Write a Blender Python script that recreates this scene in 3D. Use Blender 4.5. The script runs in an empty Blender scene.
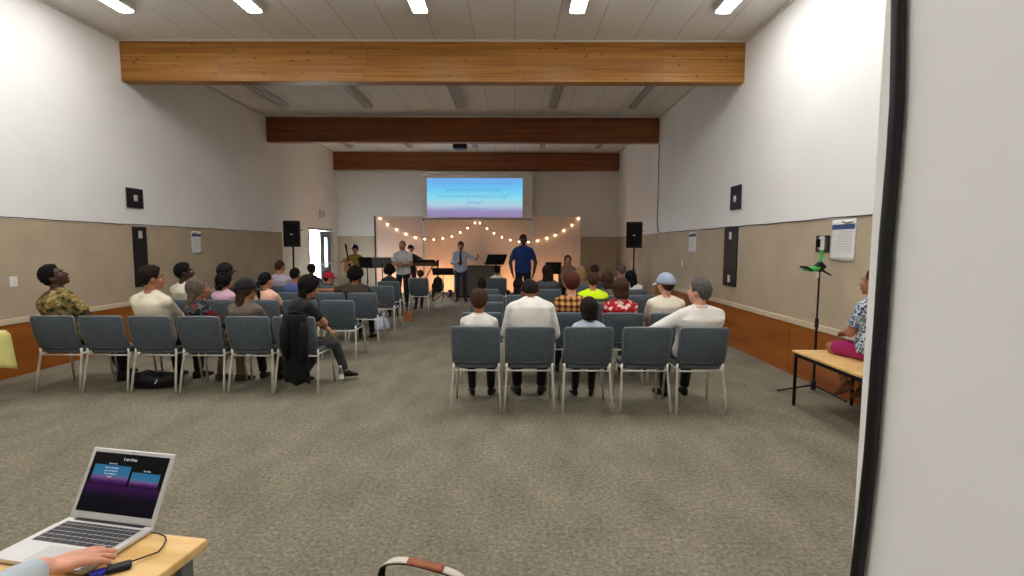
import bpy, bmesh, math, random
from mathutils import Vector as V, Matrix as M3, Quaternion, noise
S = bpy.context.scene
COL = S.collection
random.seed(7)
R = math.radians

# ---------------------------------------------------------------- camera
F_PX, PITCH, YAW, ROLL, EYE = 510.23, R(4.7717), R(-.2184), R(-.1887), 1.62
c_f = V((math.sin(YAW)*math.cos(PITCH), math.cos(YAW)*math.cos(PITCH), -math.sin(PITCH)))
c_r = V((math.cos(YAW), -math.sin(YAW), 0))
c_d = c_f.cross(c_r)
c_r, c_d = c_r*math.cos(ROLL)+c_d*math.sin(ROLL), -c_r*math.sin(ROLL)+c_d*math.cos(ROLL)
cam = bpy.data.cameras.new('camera')
cam.sensor_width = 36; cam.lens = F_PX/1024*36; cam.clip_start = .05
cam_o = bpy.data.objects.new('camera', cam); COL.objects.link(cam_o)
mw = M3((c_r, -c_d, -c_f)).transposed().to_4x4(); mw.translation = (0, 0, EYE)
cam_o.matrix_world = mw
S.camera = cam_o

# ---------------------------------------------------------------- world, exposure
S.view_settings.view_transform = 'Standard'; S.view_settings.look = 'None'
S.view_settings.gamma = 1; S.view_settings.use_curve_mapping = False
S.view_settings.exposure = 0.64
LAMP = 20.0          # fluorescent diffuser emission
world = bpy.data.worlds.new('sky'); S.world = world; world.use_nodes = True
bgn = world.node_tree.nodes['Background']
bgn.inputs[0].default_value = (.76, .88, 1, 1); bgn.inputs[1].default_value = 60.0
try:
    S.cycles.use_denoising = True
    S.cycles.max_bounces = 12; S.cycles.diffuse_bounces = 8; S.cycles.sample_clamp_indirect = 6
except Exception: pass

# ---------------------------------------------------------------- materials
def lin(c):
    return tuple(((x/255)/12.92 if x/255 <= .04045 else ((x/255+.055)/1.055)**2.4) for x in c)+(1,)
def mat(name, rgb, rough=.7, metal=0, spec=.3, var=0, vscale=8, bump=0, bscale=60, stretch=(1,1,1), rgb2=None, emit=None, estr=0, trans=0, sheen=0):
    m = bpy.data.materials.new(name); m.use_nodes = True
    nt = m.node_tree; b = nt.nodes['Principled BSDF']
    b.inputs['Base Color'].default_value = lin(rgb); b.inputs['Roughness'].default_value = rough
    b.inputs['Metallic'].default_value = metal; b.inputs['Specular IOR Level'].default_value = spec
    if trans: b.inputs['Transmission Weight'].default_value = trans
    if sheen: b.inputs['Sheen Weight'].default_value = sheen
    if emit: b.inputs['Emission Color'].default_value = lin(emit); b.inputs['Emission Strength'].default_value = estr
    tc = mp = None
    if var or bump or rgb2:
        tc = nt.nodes.new('ShaderNodeTexCoord'); mp = nt.nodes.new('ShaderNodeMapping')
        mp.inputs['Scale'].default_value = stretch; nt.links.new(tc.outputs['Object'], mp.inputs['Vector'])
    if var or rgb2:
        n = nt.nodes.new('ShaderNodeTexNoise'); n.inputs['Scale'].default_value = vscale; n.inputs['Detail'].default_value = 4
        nt.links.new(mp.outputs[0], n.inputs['Vector'])
        r = nt.nodes.new('ShaderNodeValToRGB')
        a = rgb2 or tuple(max(0, x*(1-var)) for x in rgb)
        z = rgb if rgb2 else tuple(min(255, x*(1+var)) for x in rgb)
        r.color_ramp.elements[0].position = .3; r.color_ramp.elements[1].position = .7
        r.color_ramp.elements[0].color = lin(a); r.color_ramp.elements[1].color = lin(z)
        nt.links.new(n.outputs['Fac'], r.inputs[0]); nt.links.new(r.outputs[0], b.inputs['Base Color'])
    if bump:
        n2 = nt.nodes.new('ShaderNodeTexNoise'); n2.inputs['Scale'].default_value = bscale; n2.inputs['Detail'].default_value = 3
        nt.links.new(mp.outputs[0], n2.inputs['Vector'])
        bp = nt.nodes.new('ShaderNodeBump'); bp.inputs['Strength'].default_value = bump; bp.inputs['Distance'].default_value = .01
        nt.links.new(n2.outputs['Fac'], bp.inputs['Height']); nt.links.new(bp.outputs[0], b.inputs['Normal'])
    return m
def nd(m, t): return m.node_tree.nodes.new(t)
def lk(m, a, b): m.node_tree.links.new(a, b)
def ramp(m, stops, interp='LINEAR'):
    r = nd(m, 'ShaderNodeValToRGB'); cr = r.color_ramp; cr.interpolation = interp
    while len(cr.elements) < len(stops): cr.elements.new(.5)
    for e, (p, c) in zip(cr.elements, stops): e.position = p; e.color = lin(c)
    return r
def coords(m, scale=(1,1,1), kind='Object'):
    tc = nd(m, 'ShaderNodeTexCoord'); mp = nd(m, 'ShaderNodeMapping'); mp.inputs['Scale'].default_value = scale
    lk(m, tc.outputs[kind], mp.inputs['Vector']); return mp.outputs[0]

def wood_mat(name, dark, mid, light, scale, knots=True, rough=.45, lam=None):
    m = mat(name, mid, rough, spec=.35); b = m.node_tree.nodes['Principled BSDF']
    n = nd(m, 'ShaderNodeTexNoise'); n.inputs['Scale'].default_value = 1; n.inputs['Detail'].default_value = 5
    lk(m, coords(m, scale), n.inputs['Vector'])
    r = ramp(m, [(.28, dark), (.5, mid), (.75, light)]); lk(m, n.outputs['Fac'], r.inputs[0])
    out = r.outputs[0]
    if lam:
        w = nd(m, 'ShaderNodeTexNoise'); w.inputs['Scale'].default_value = 1; w.inputs['Detail'].default_value = 0
        sx = nd(m, 'ShaderNodeVectorMath'); sx.operation = 'SNAP'; sx.inputs[1].default_value = (2.3, 1, lam)
        lk(m, coords(m), sx.inputs[0])
        sm = nd(m, 'ShaderNodeVectorMath'); sm.operation = 'MULTIPLY'; sm.inputs[1].default_value = (3.7, 1, 31.7)
        lk(m, sx.outputs[0], sm.inputs[0]); lk(m, sm.outputs[0], w.inputs['Vector'])
        r2 = ramp(m, [(.3, (222, 214, 206)), (.7, (255, 255, 255))]); lk(m, w.outputs['Fac'], r2.inputs[0])
        mx = nd(m, 'ShaderNodeMix'); mx.data_type = 'RGBA'; mx.blend_type = 'MULTIPLY'; mx.inputs[0].default_value = 1
        lk(m, out, mx.inputs[6]); lk(m, r2.outputs[0], mx.inputs[7]); out = mx.outputs[2]
    if knots:
        v = nd(m, 'ShaderNodeTexVoronoi'); v.inputs['Scale'].default_value = 1; v.inputs['Randomness'].default_value = 1
        lk(m, coords(m, (4.6, 1, 9)), v.inputs['Vector'])
        r3 = ramp(m, [(.07, (70, 35, 14)), (.14, (255, 255, 255))]); lk(m, v.outputs['Distance'], r3.inputs[0])
        mx = nd(m, 'ShaderNodeMix'); mx.data_type = 'RGBA'; mx.blend_type = 'MULTIPLY'; mx.inputs[0].default_value = .75
        lk(m, out, mx.inputs[6]); lk(m, r3.outputs[0], mx.inputs[7]); out = mx.outputs[2]
    lk(m, out, b.inputs['Base Color'])
    return m

MT = {}
MT['white'] = mat('white_wall_paint', (236, 236, 234), .75, var=.012, vscale=1.3, bump=.025, bscale=90)
MT['beige'] = mat('beige_wall_board', (181, 165, 142), .8, var=.03, vscale=2, bump=.08, bscale=120)
MT['rail'] = mat('cream_rail_paint', (208, 192, 166), .6, var=.03)
MT['wood_dado'] = wood_mat('orange_plywood', (132, 72, 24), (156, 88, 30), (172, 102, 38), (1.5, .7, 5), knots=False)
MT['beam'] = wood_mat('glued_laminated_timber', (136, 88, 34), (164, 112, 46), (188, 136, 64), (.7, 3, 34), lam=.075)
MT['beam_dark'] = wood_mat('shaded_laminated_timber', (108, 58, 28), (132, 74, 36), (150, 90, 46), (.5, 3, 14), lam=.06, knots=False)  # same beam timber, with the dimness of the unlit bays put into its colour
MT['ceil'] = mat('ceiling_board', (206, 203, 198), .85, var=.02, vscale=1.5)
def ceil_seams(m):
    b = m.node_tree.nodes['Principled BSDF']
    br = nd(m, 'ShaderNodeTexBrick'); br.offset = 0
    for i, c in ((1, (226, 222, 216)), (2, (221, 217, 211)), (3, (188, 184, 178))): br.inputs[i].default_value = lin(c)
    br.inputs['Scale'].default_value = 1; br.inputs['Mortar Size'].default_value = .008; br.inputs['Brick Width'].default_value = .61; br.inputs['Row Height'].default_value = 4.665
    lk(m, coords(m), br.inputs['Vector']); lk(m, br.outputs['Color'], b.inputs['Base Color'])
ceil_seams(MT['ceil'])
def carpet():
    m = mat('grey_loop_carpet', (128, 124, 112), .95, spec=.05)
    b = m.node_tree.nodes['Principled BSDF']
    n = nd(m, 'ShaderNodeTexNoise'); n.inputs['Scale'].default_value = 38; n.inputs['Detail'].default_value = 6; n.inputs['Roughness'].default_value = .75
    lk(m, coords(m), n.inputs['Vector'])
    r = ramp(m, [(.32, (104, 99, 84)), (.5, (136, 130, 113)), (.68, (166, 159, 141))]); lk(m, n.outputs['Fac'], r.inputs[0])
    n1 = nd(m, 'ShaderNodeTexNoise'); n1.inputs['Scale'].default_value = 2.2; n1.inputs['Detail'].default_value = 4
    lk(m, coords(m, (1.6, .8, 1)), n1.inputs['Vector'])
    r1 = ramp(m, [(.3, (222, 222, 222)), (.7, (255, 255, 255))]); lk(m, n1.outputs['Fac'], r1.inputs[0])
    mx = nd(m, 'ShaderNodeMix'); mx.data_type = 'RGBA'; mx.blend_type = 'MULTIPLY'; mx.inputs[0].default_value = 1
    lk(m, r.outputs[0], mx.inputs[6]); lk(m, r1.outputs[0], mx.inputs[7]); lk(m, mx.outputs[2], b.inputs['Base Color'])
    n2 = nd(m, 'ShaderNodeTexNoise'); n2.inputs['Scale'].default_value = 160; lk(m, coords(m), n2.inputs['Vector'])
    bp = nd(m, 'ShaderNodeBump'); bp.inputs['Strength'].default_value = .6; bp.inputs['Distance'].default_value = .01
    lk(m, n2.outputs['Fac'], bp.inputs['Height']); lk(m, bp.outputs[0], b.inputs['Normal'])
    return m
MT['carpet'] = carpet()
MT['black'] = mat('black_plastic', (24, 24, 26), .5)
MT['blackmetal'] = mat('black_metal', (28, 26, 28), .4, metal=.3)
MT['rubber'] = mat('black_rubber', (20, 18, 20), .45, spec=.4)
MT['chrome'] = mat('satin_steel_tube', (226, 223, 214), .3, metal=.55, spec=.5)
MT['fabric'] = mat('blue_grey_upholstery', (80, 89, 97), .85, var=.08, vscale=30, bump=.25, bscale=300)
MT['edge'] = mat('grey_edge_trim', (116, 126, 130), .45, metal=.4)
MT['whitep'] = mat('white_plastic', (225, 223, 216), .5)
MT['grey'] = mat('grey_metal', (120, 122, 124), .5, metal=.3)
MT['greydark'] = mat('dark_grey_cloth', (74, 72, 70), .9, var=.06)
MT['paper'] = mat('white_paper', (226, 226, 224), .8)
MT['blueprint'] = mat('blue_printed_band', (62, 84, 130), .8, var=.15, vscale=60)
MT['leather'] = mat('brown_leather', (150, 92, 60), .5, var=.08, vscale=30, bump=.1, bscale=150)
MT['oak'] = wood_mat('pale_oak_laminate', (205, 162, 96), (224, 184, 120), (234, 200, 142), (3, 22, 3), knots=False, rough=.4)
MT['yellow'] = mat('pale_yellow_cloth', (216, 210, 132), .85, var=.04, bump=.1, bscale=200)
MT['alu'] = mat('silver_aluminium', (208, 208, 206), .35, metal=.35)
MT['screenblack'] = mat('black_glass', (8, 8, 12), .2, spec=.15)
MT['key'] = mat('dark_keycap', (52, 53, 58), .55)
MT['panel'] = mat('cream_partition_cloth', (214, 192, 178), .85, var=.02, vscale=3)
MT['screen'] = mat('white_screen_cloth', (232, 226, 216), .85)
MT['green'] = mat('green_strap', (70, 190, 90), .6)
MT['bulb'] = mat('warm_bulb_glow', (255, 225, 180), .4, emit=(255, 206, 156), estr=9)
MT['warmlens'] = mat('warm_lamp_lens', (255, 190, 120), .4, emit=(255, 186, 128), estr=170)
MT['tube'] = mat('lit_diffuser', (255, 255, 250), .5, emit=(253, 250, 247), estr=LAMP)
MT['tube_off'] = mat('unlit_diffuser', (150, 147, 142), .5)
MT['housing'] = mat('white_lamp_housing', (206, 204, 198), .5)
MT['brownbox'] = mat('brown_card', (150, 98, 58), .8)
MT['clear'] = mat('clear_plastic', (235, 240, 242), .08, trans=.9, spec=.5)
MT['bagfilm'] = mat('pale_blue_plastic_bag', (190, 204, 224), .35, spec=.5, var=.1)
MT['doorgrey'] = mat('grey_door_paint', (112, 116, 124), .5)
MT['glass'] = mat('door_glass', (230, 240, 245), .05, trans=.95)
MT['concrete'] = mat('pale_concrete', (200, 198, 192), .9, var=.05)
MT['guitar'] = mat('dark_guitar_lacquer', (34, 22, 18), .25, spec=.5)
MT['guitar_top'] = mat('honey_guitar_top', (196, 138, 76), .3, spec=.5)
MT['lyric'] = mat('projected_letters', (20, 50, 80), .8, emit=(92, 158, 196), estr=.62)
MT['lyric_lap'] = mat('screen_letters', (200, 205, 215), .8, emit=(200, 205, 215), estr=.35)
def emit_grad(name, stops, strength, axis=2, gen=True):
    m = mat(name, (8, 8, 8), .8, spec=.02); b = m.node_tree.nodes['Principled BSDF']
    sp = nd(m, 'ShaderNodeSeparateXYZ'); lk(m, coords(m, kind='Generated'), sp.inputs[0])
    n = nd(m, 'ShaderNodeTexNoise'); n.inputs['Scale'].default_value = 3; lk(m, coords(m, kind='Generated'), n.inputs['Vector'])
    ma = nd(m, 'ShaderNodeMath'); ma.operation = 'MULTIPLY_ADD'; ma.inputs[1].default_value = .1
    lk(m, n.outputs['Fac'], ma.inputs[0]); lk(m, sp.outputs[axis], ma.inputs[2])
    mb = nd(m, 'ShaderNodeMath'); mb.operation = 'SUBTRACT'; mb.inputs[1].default_value = .05; lk(m, ma.outputs[0], mb.inputs[0])
    r = ramp(m, stops); lk(m, mb.outputs[0], r.inputs[0]); lk(m, r.outputs[0], b.inputs['Emission Color'])
    b.inputs['Emission Strength'].default_value = strength; b.inputs['Base Color'].default_value = (.004, .004, .004, 1)
    return m
MT['slide'] = emit_grad('projected_slide', [(0, (150, 132, 176)), (.16, (156, 142, 190)), (.3, (176, 208, 226)), (.5, (140, 220, 240)), (.72, (108, 200, 245)), (1, (118, 172, 238))], .62)
MT['lap_slide'] = emit_grad('laptop_slide', [(0, (40, 16, 60)), (.22, (84, 40, 104)), (.36, (130, 96, 150)), (.5, (62, 128, 168)), (1, (52, 122, 168))], .4)
MT['lap_low'] = emit_grad('laptop_slide_low', [(0, (12, 10, 18)), (.6, (16, 12, 24)), (1, (52, 20, 66))], .7)

# ---------------------------------------------------------------- mesh helpers
class MB:
    def __init__(s): s.v = []; s.f = []; s.mi = []; s.cur = 0
    def add(s, vs, fs):
        o = len(s.v); s.v += [tuple(p) for p in vs]; s.f += [tuple(i+o for i in f) for f in fs]; s.mi += [s.cur]*len(fs); return s
    def loft(s, rings, cap=True):
        n = len(rings[0]); vs = [p for r in rings for p in r]; fs = []
        for i in range(len(rings)-1):
            for j in range(n):
                k = (j+1) % n; fs.append((i*n+j, i*n+k, (i+1)*n+k, (i+1)*n+j))
        if cap:
            fs.append(tuple(reversed(range(n)))); fs.append(tuple(range((len(rings)-1)*n, len(rings)*n)))
        return s.add(vs, fs)
    def box(s, lo, hi, bev=0):
        lo, hi = V(lo), V(hi)
        return s.obox((lo+hi)/2, (1,0,0), (0,1,0), (0,0,1), (hi-lo)/2, bev)
    def obox(s, c, ax, ay, az, h, bev=0):
        c, ax, ay, az = V(c), V(ax), V(ay), V(az); hx, hy, hz = h
        if not bev:
            vs = [c+ax*hx*i+ay*hy*j+az*hz*k for k in (-1,1) for j in (-1,1) for i in (-1,1)]
            return s.add(vs, [(0,2,3,1),(4,5,7,6),(0,1,5,4),(2,6,7,3),(0,4,6,2),(1,3,7,5)])
        b = min(bev, hx*.95, hy*.95, hz*.95); rings = []
        for (dz, ins) in ((-hz, b), (-hz+b*.3, b*.3), (-hz+b, 0), (hz-b, 0), (hz-b*.3, b*.3), (hz, b)):
            ring = []; ex, ey = hx-ins, hy-ins
            for (sx, sy, a0) in ((1,1,0), (-1,1,90), (-1,-1,180), (1,-1,270)):
                for q in (0, 30, 60, 90):
                    a = R(a0+q); ring.append(c+ax*(sx*(ex-b)+b*math.cos(a))+ay*(sy*(ey-b)+b*math.sin(a))+az*dz)
            rings.append(ring)
        return s.loft(rings)
    def tube(s, path, rad, n=10, cap=True):
        path = [V(p) for p in path]; rad = rad if isinstance(rad, (list, tuple)) else [rad]*len(path)
        rings = []; up = None
        for i, p in enumerate(path):
            t = (path[min(i+1, len(path)-1)]-path[max(i-1, 0)]).normalized()
            if up is None:
                up = V((0,0,1)) if abs(t.z) < .9 else V((0,1,0))
            x = t.cross(up).normalized(); y = x.cross(t).normalized(); up = y
            rings.append([p+x*rad[i]*math.cos(2*math.pi*k/n)+y*rad[i]*math.sin(2*math.pi*k/n) for k in range(n)])
        return s.loft(rings, cap)
    def cap(s, p0, p1, r0, r1, n=12, flat1=False, flat0=False):
        p0, p1 = V(p0), V(p1); d = p1-p0; L = d.length
        if L < 1e-5: d = V((0,0,1)); L = 1e-5
        d = d/L; x = d.orthogonal().normalized(); y = d.cross(x); rings = []
        def ring(c, r): rings.append([c+x*r*math.cos(2*math.pi*k/n)+y*r*math.sin(2*math.pi*k/n) for k in range(n)])
        if not flat0:
            for a in (75, 50, 25): ring(p0-d*r0*math.sin(R(a)), r0*math.cos(R(a)))
        ring(p0, r0); ring(p1, r1)
        if not flat1:
            for a in (25, 50, 75): ring(p1+d*r1*math.sin(R(a)), r1*math.cos(R(a)))
        return s.loft(rings)
    def ell(s, c, ax, ay, az, n=16, m=10):
        c = V(c); rings = []
        for i in range(1, m):
            ph = math.pi*i/m-math.pi/2
            rings.append([c+V(az)*math.sin(ph)+(V(ax)*math.cos(2*math.pi*k/n)+V(ay)*math.sin(2*math.pi*k/n))*math.cos(ph) for k in range(n)])
        return s.loft(rings)
    def sheet(s, grid, t, nrm=None):
        """grid of points -> closed sheet of thickness t"""
        h, w = len(grid), len(grid[0]); g = [[V(p) for p in r] for r in grid]; top = []; bot = []
        for i in range(h):
            for j in range(w):
                du = g[i][min(j+1, w-1)]-g[i][max(j-1, 0)]; dv = g[min(i+1, h-1)][j]-g[max(i-1, 0)][j]
                n = du.cross(dv); n = n.normalized() if n.length > 1e-9 else V((0,0,1))
                top.append(g[i][j]+n*t/2); bot.append(g[i][j]-n*t/2)
        N = h*w; fs = []
        for i in range(h-1):
            for j in range(w-1):
                a = i*w+j; fs.append((a, a+1, a+w+1, a+w)); fs.append((N+a, N+a+w, N+a+w+1, N+a+1))
        for j in range(w-1):
            fs.append((j+1, j, N+j, N+j+1)); b = (h-1)*w+j; fs.append((b, b+1, N+b+1, N+b))
        for i in range(h-1):
            a = i*w; fs.append((a, a+w, N+a+w, N+a)); b = i*w+w-1; fs.append((b+w, b, N+b, N+b+w))
        return s.add(top+bot, fs)
    def build(s, name, mats, parent=None, smooth=False):
        me = bpy.data.meshes.new(name); me.from_pydata([tuple(p) for p in s.v], [], s.f)
        mats = mats if isinstance(mats, (list, tuple)) else [mats]
        for m in mats: me.materials.append(m)
        if len(mats) > 1: me.polygons.foreach_set('material_index', s.mi)
        me.validate()
        bm = bmesh.new(); bm.from_mesh(me); bmesh.ops.recalc_face_normals(bm, faces=bm.faces); bm.to_mesh(me); bm.free()
        o = bpy.data.objects.new(name, me); COL.objects.link(o)
        if parent: o.parent = parent
        if smooth: me.shade_smooth()
        return o
def tag(o, label, cat, group=None):
    o['label'] = label; o['category'] = cat
    if group: o['group'] = group
    return o
def struct(o): o['kind'] = 'structure'; return o
def empty(name, loc, label, cat, rz=0, group=None):
    o = bpy.data.objects.new(name, None); o.empty_display_size = .1; COL.objects.link(o); o.location = loc; o.rotation_euler = (0, 0, rz)
    return tag(o, label, cat, group)
def copy_tree(o, parent=None):
    c = o.copy(); COL.objects.link(c)
    if parent: c.parent = parent
    for ch in list(o.children): copy_tree(ch, c)
    return c
BAKE = []
def text(name, body, size, m, loc, rot, parent=None, align='CENTER', ext=.0008):
    cu = bpy.data.curves.new(name, 'FONT'); cu.body = body; cu.size = size; cu.align_x = align; cu.align_y = 'CENTER'; cu.extrude = ext; cu.resolution_u = 3
    cu.materials.append(m); o = bpy.data.objects.new(name, cu); COL.objects.link(o); o.location = loc; o.rotation_euler = rot
    if parent: o.parent = parent
    BAKE.append(o); return o

# ---------------------------------------------------------------- the room
XL, XR, YB, Y0, ZC, ZB = -6.11, 3.55, 17.75, -3.2, 4.77, 4.145
ZL, ZT = 1.925, .68
struct(MB().box((XL-.2, Y0-.2, -.1), (XR+.2, YB+.2, 0)).build('floor', MT['carpet']))
struct(MB().box((XL-.2, Y0-.2, ZC), (XR+.2, YB+.2, ZC+.12)).build('ceiling', MT['ceil']))
D0, D1, DZ = 15.2, 17.2, 2.12
w = MB()
w.box((XL-.15, Y0, 0), (XL, D0, ZC)).box((XL-.15, D1, 0), (XL, YB, ZC)).box((XL-.15, D0, DZ), (XL, D1, ZC))
w.cur = 1; w.box((XL, Y0, ZT), (XL+.012, 13.45, ZL), .002)
struct(w.build('wall_left', [MT['white'], MT['beige']]))
w = MB().box((XR, Y0, 0), (XR+.15, YB, ZC)); w.cur = 1; w.box((XR-.012, Y0, ZT), (XR, 12.7, ZL), .002); w.box((XR-.004, 12.7, 0), (XR, YB, ZL))
struct(w.build('wall_right', [MT['white'], MT['beige']]))
w = MB().box((XL-.15, YB, 0), (XR+.15, YB+.15, ZC)); w.cur = 1; w.box((XL, YB-.004, 0), (XR, YB, ZL))
struct(w.build('wall_back', [MT['white'], MT['beige']]))
struct(MB().box((XL-.15, Y0-.15, 0), (XR+.15, Y0, ZC)).build('wall_front', MT['white']))
# plywood dado, cream rail and scuffed foot of the walls
for nm, x, s, y1 in (('left', XL, 1, 13.45), ('right', XR, -1, 12.7)):
    b = MB()
    for k in range(7):
        ya = Y0+k*2.42; yb = min(y1, ya+2.41)
        if ya < y1: b.box((min(x, x+s*.02), ya, .0), (max(x, x+s*.02), yb, ZT-.02), .002)
    struct(b.build('trim_1' if s > 0 else 'trim_2', MT['wood_dado']))
    struct(MB().box((min(x, x+s*.035), Y0, ZT-.035), (max(x, x+s*.035), y1, ZT+.035), .006).build('trim_3' if s > 0 else 'trim_4', MT['rail']))
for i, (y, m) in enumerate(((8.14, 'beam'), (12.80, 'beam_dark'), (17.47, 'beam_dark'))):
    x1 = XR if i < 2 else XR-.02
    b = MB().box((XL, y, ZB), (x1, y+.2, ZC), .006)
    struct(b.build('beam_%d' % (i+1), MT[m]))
    struct(MB().box((XL, y-.012, ZC-.028), (x1, y, ZC-.001)).build('trim_%d' % (5+i), MT['housing']))
# ceiling cornice along the side walls
struct(MB().box((XL, Y0, ZC-.04), (XL+.02, YB, ZC-.001)).build('trim_8', MT['housing']))
struct(MB().box((XR-.02, Y0, ZC-.04), (XR, YB, ZC-.001)).build('trim_9', MT['housing']))
# the end of the partition wall beside the camera
PX, PY = .689, 1.0
b = MB(); r_ = .012; ring = []
pts = [(PX, -3.2), (PX, PY-r_)]+[(PX+r_-r_*math.cos(R(a)), PY-r_+r_*math.sin(R(a))) for a in (20, 45, 70)]+[(PX+r_, PY), (PX+.2, PY), (PX+.2, -3.2)]
b.loft([[V((x, y, 0)) for x, y in pts], [V((x, y, ZC)) for x, y in pts]])
struct(b.build('wall_partition', MT['white']))
# the door at the far left: frame, open leaf, closed leaf with a glazed strip
fr = MB()
for y in (D0, D1-.07): fr.box((XL-.16, y, 0), (XL+.02, y+.07, DZ), .004)
fr.box((XL-.16, D0, DZ-.05), (XL+.02, D1, DZ+.02), .004)
struct(fr.build('door_frame', mat('pale_grey_frame_paint', (176, 176, 178), .5)))
def leaf(name, hinge, ang, L, glassy):
    d = MB(); ca, sa = math.cos(ang), math.sin(ang)
    ax, ay = V((sa, -ca, 0)), V((ca, sa, 0)); hgt = DZ-.06
    def slab(a, b_, z0, z1, t=.022): d.obox(V(hinge)+ax*(a+b_)/2+V((0,0,(z0+z1)/2)), ax, ay, (0,0,1), ((b_-a)/2, t, (z1-z0)/2), .004)
    slab(0, L, .01, .9); slab(0, L, 1.85, hgt); slab(0, L*.3, .9, 1.85); slab(L*.62, L, .9, 1.85)
    o = struct(d.build(name, MT['doorgrey']))
    g = MB().obox(V(hinge)+ax*L*.46+V((0,0,1.375)), ax, ay, (0,0,1), (L*.16, .005, .475)); g.build('door_glass', MT['glass'], o)
    h = MB().obox(V(hinge)+ax*(L*.5)+ay*.06+V((0,0,1.0)), ax, ay, (0,0,1), (L*.4, .014, .02), .006)
    for q in (.15, .85): h.obox(V(hinge)+ax*L*q+ay*.035+V((0,0,1.0)), ax, ay, (0,0,1), (.02, .03, .02), .004)
    h.build('door_handle', MT['chrome'], o)
leaf('door_1', (XL-.05, D1-.07, 0), 0, .92, True)
leaf('door_2', (XL-.1, D0+.07, 0), R(248), .92, True)
gnd = MB().box((XL-40, -10, -.12), (XL-.2, 50, -.02)).build('outside_ground', MT['concrete']); struct(gnd)

# ---------------------------------------------------------------- ceiling lamps
def lamp(x, y, lit, label, group):
    t = empty('ceiling_light', (x, y, ZC), label, 'ceiling light', 0, group)
    h = MB(); prof = [(-.08, 0), (-.105, -.02), (-.105, -.075), (.105, -.075), (.105, -.02), (.08, 0)]
    h.loft([[V((px_, yy, z)) for px_, z in prof] for yy in (-1.2, 1.2)])
    h.build('housing', MT['housing'], t)
    d = MB(); prof = [(-.095, -.072), (-.09, -.088), (-.05, -.098), (.05, -.098), (.09, -.088), (.095, -.072)]
    d.loft([[V((px_, yy, z)) for px_, z in prof] for yy in (-1.17, 1.17)])
    d.build('diffuser', MT['tube'] if lit else MT['tube_off'], t)
    for yy in (-1.2, 1.17): MB().box((-.1, yy, -.1), (.1, yy+.03, -.02), .008).build('end_cap', MT['housing'], t)
COLS = (-5.14, -3.44, -1.25, .82, 2.74)
where = ('first', 'second', 'middle', 'fourth', 'fifth')
for i, x in enumerate(COLS):
    lamp(x, 5.84, True, 'lit fluorescent ceiling light before the nearest beam, %s from the left wall' % where[i], 'lit ceiling lights')
for i, x in enumerate(COLS):
    lamp(x, 1.2, True, 'lit fluorescent ceiling light above the camera, %s from the left wall' % where[i], 'lit ceiling lights')
for i, x in enumerate((-5.17, -3.29, -1.22, .86, 2.62)):
    lamp(x, 10.55, False, 'unlit ceiling light between the nearest and second beam, %s from the left wall' % where[i], 'unlit ceiling lights')
for i, x in enumerate((-5.17, -3.29, -1.22, .86, 2.62)):
    lamp(x, 15.2, False, 'unlit ceiling light between the second and farthest beam, %s from the left wall' % where[i], 'unlit ceiling lights')
# projector under the ceiling
t = empty('projector', (-1.5, 14.35, ZC), 'black projector hanging from the ceiling before the farthest beam', 'projector')
MB().cap((0,0,0), (0,0,-.36), .02, .02).build('mount_pole', MT['black'], t)
MB().box((-.19, -.15, -.5), (.19, .15, -.36), .03).build('body', MT['black'], t)
MB().tube([(.08, .15, -.43), (.08, .19, -.43)], .045, 16).build('lens', MT['screenblack'], t)

# ---------------------------------------------------------------- wall fittings
def cable(name, path, r, label, m='rubber'):
    return tag(MB().tube(path, r, 8).build(name, MT[m], None, True), label, 'cable')
def wob(a, b, n, dz=.003, dx=0):
    a, b = V(a), V(b); return [a.lerp(b, i/n)+V((dx, 0, dz*math.sin(i*1.7)+dz*.7*math.sin(i*.61))) for i in range(n+1)]
cable('wall_cable', wob((XL+.018, -3.1, ZL+.012), (XL+.018, 13.4, ZL+.008), 60), .006, 'thin dark cable along the seam of the left wall')
cable('wall_cable', wob((XR-.018, -3.1, ZL+.012), (XR-.018, 12.45, ZL+.004), 60)+[V((XR-.018, 12.62, ZL+.05)), V((XR-.018, 12.72, ZL+.25)), V((XR-.018, 12.70, 3.0)), V((XR-.018, 12.72, ZB-.02))], .007, 'dark cable along the right wall seam turning up to the second beam')
kp = [(899, -60), (898.5, 0), (898, 50), (897, 100), (893, 160), (886, 240), (880, 330), (872, 435), (870, 460), (864, 515), (856.5, 576), (851, 640)]
def on_x(px, py, X): r = c_f+c_r*((px-512)/F_PX)+c_d*((py-288)/F_PX); return V((0,0,EYE))+r*(X/r.x)
kq = [on_x(a, b_, PX-.0125) for a, b_ in kp]
cable('thick_cable', [V((PX-.0125, kq[0].y, ZC-.01)), V((PX-.0125, kq[0].y, 3.2))]+kq+[V((PX-.0125, kq[-1].y, .6)), V((PX-.0125, kq[-1].y, .012))], .0112, 'thick black cable running down the near partition wall')
def board(name, x, s, y0, y1, z0, z1, label, slots):
    t = empty(name, (x, (y0+y1)/2, (z0+z1)/2), label, 'wall board')
    hy, hz = (y1-y0)/2, (z1-z0)/2
    MB().box((0 if s > 0 else -.02, -hy, -hz), (.02 if s > 0 else 0, hy, hz), .004).build('board', MT['black'], t)
    for (oy, oz, hh) in slots:
        b = MB().box((min(s*.018, s*.03), oy-.04, oz-hh), (max(s*.018, s*.03), oy+.04, oz+hh), .006)
        b.box((min(s*.029, s*.034), oy-.012, oz-.02), (max(s*.029, s*.034), oy+.012, oz+.02), .002)
        b.build('cover_plate', MT['alu'], t)
board('outlet_board', XL+.012, 1, 8.08, 8.43, 2.2, 2.51, 'square black board with small fitting high on the left wall', [(0, .0, .05)])
board('outlet_board', XL+.012, 1, 8.16, 8.46, .93, 1.9, 'tall black board with two outlets on the left wall', [(0, .36, .06), (0, -.36, .06)])
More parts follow.
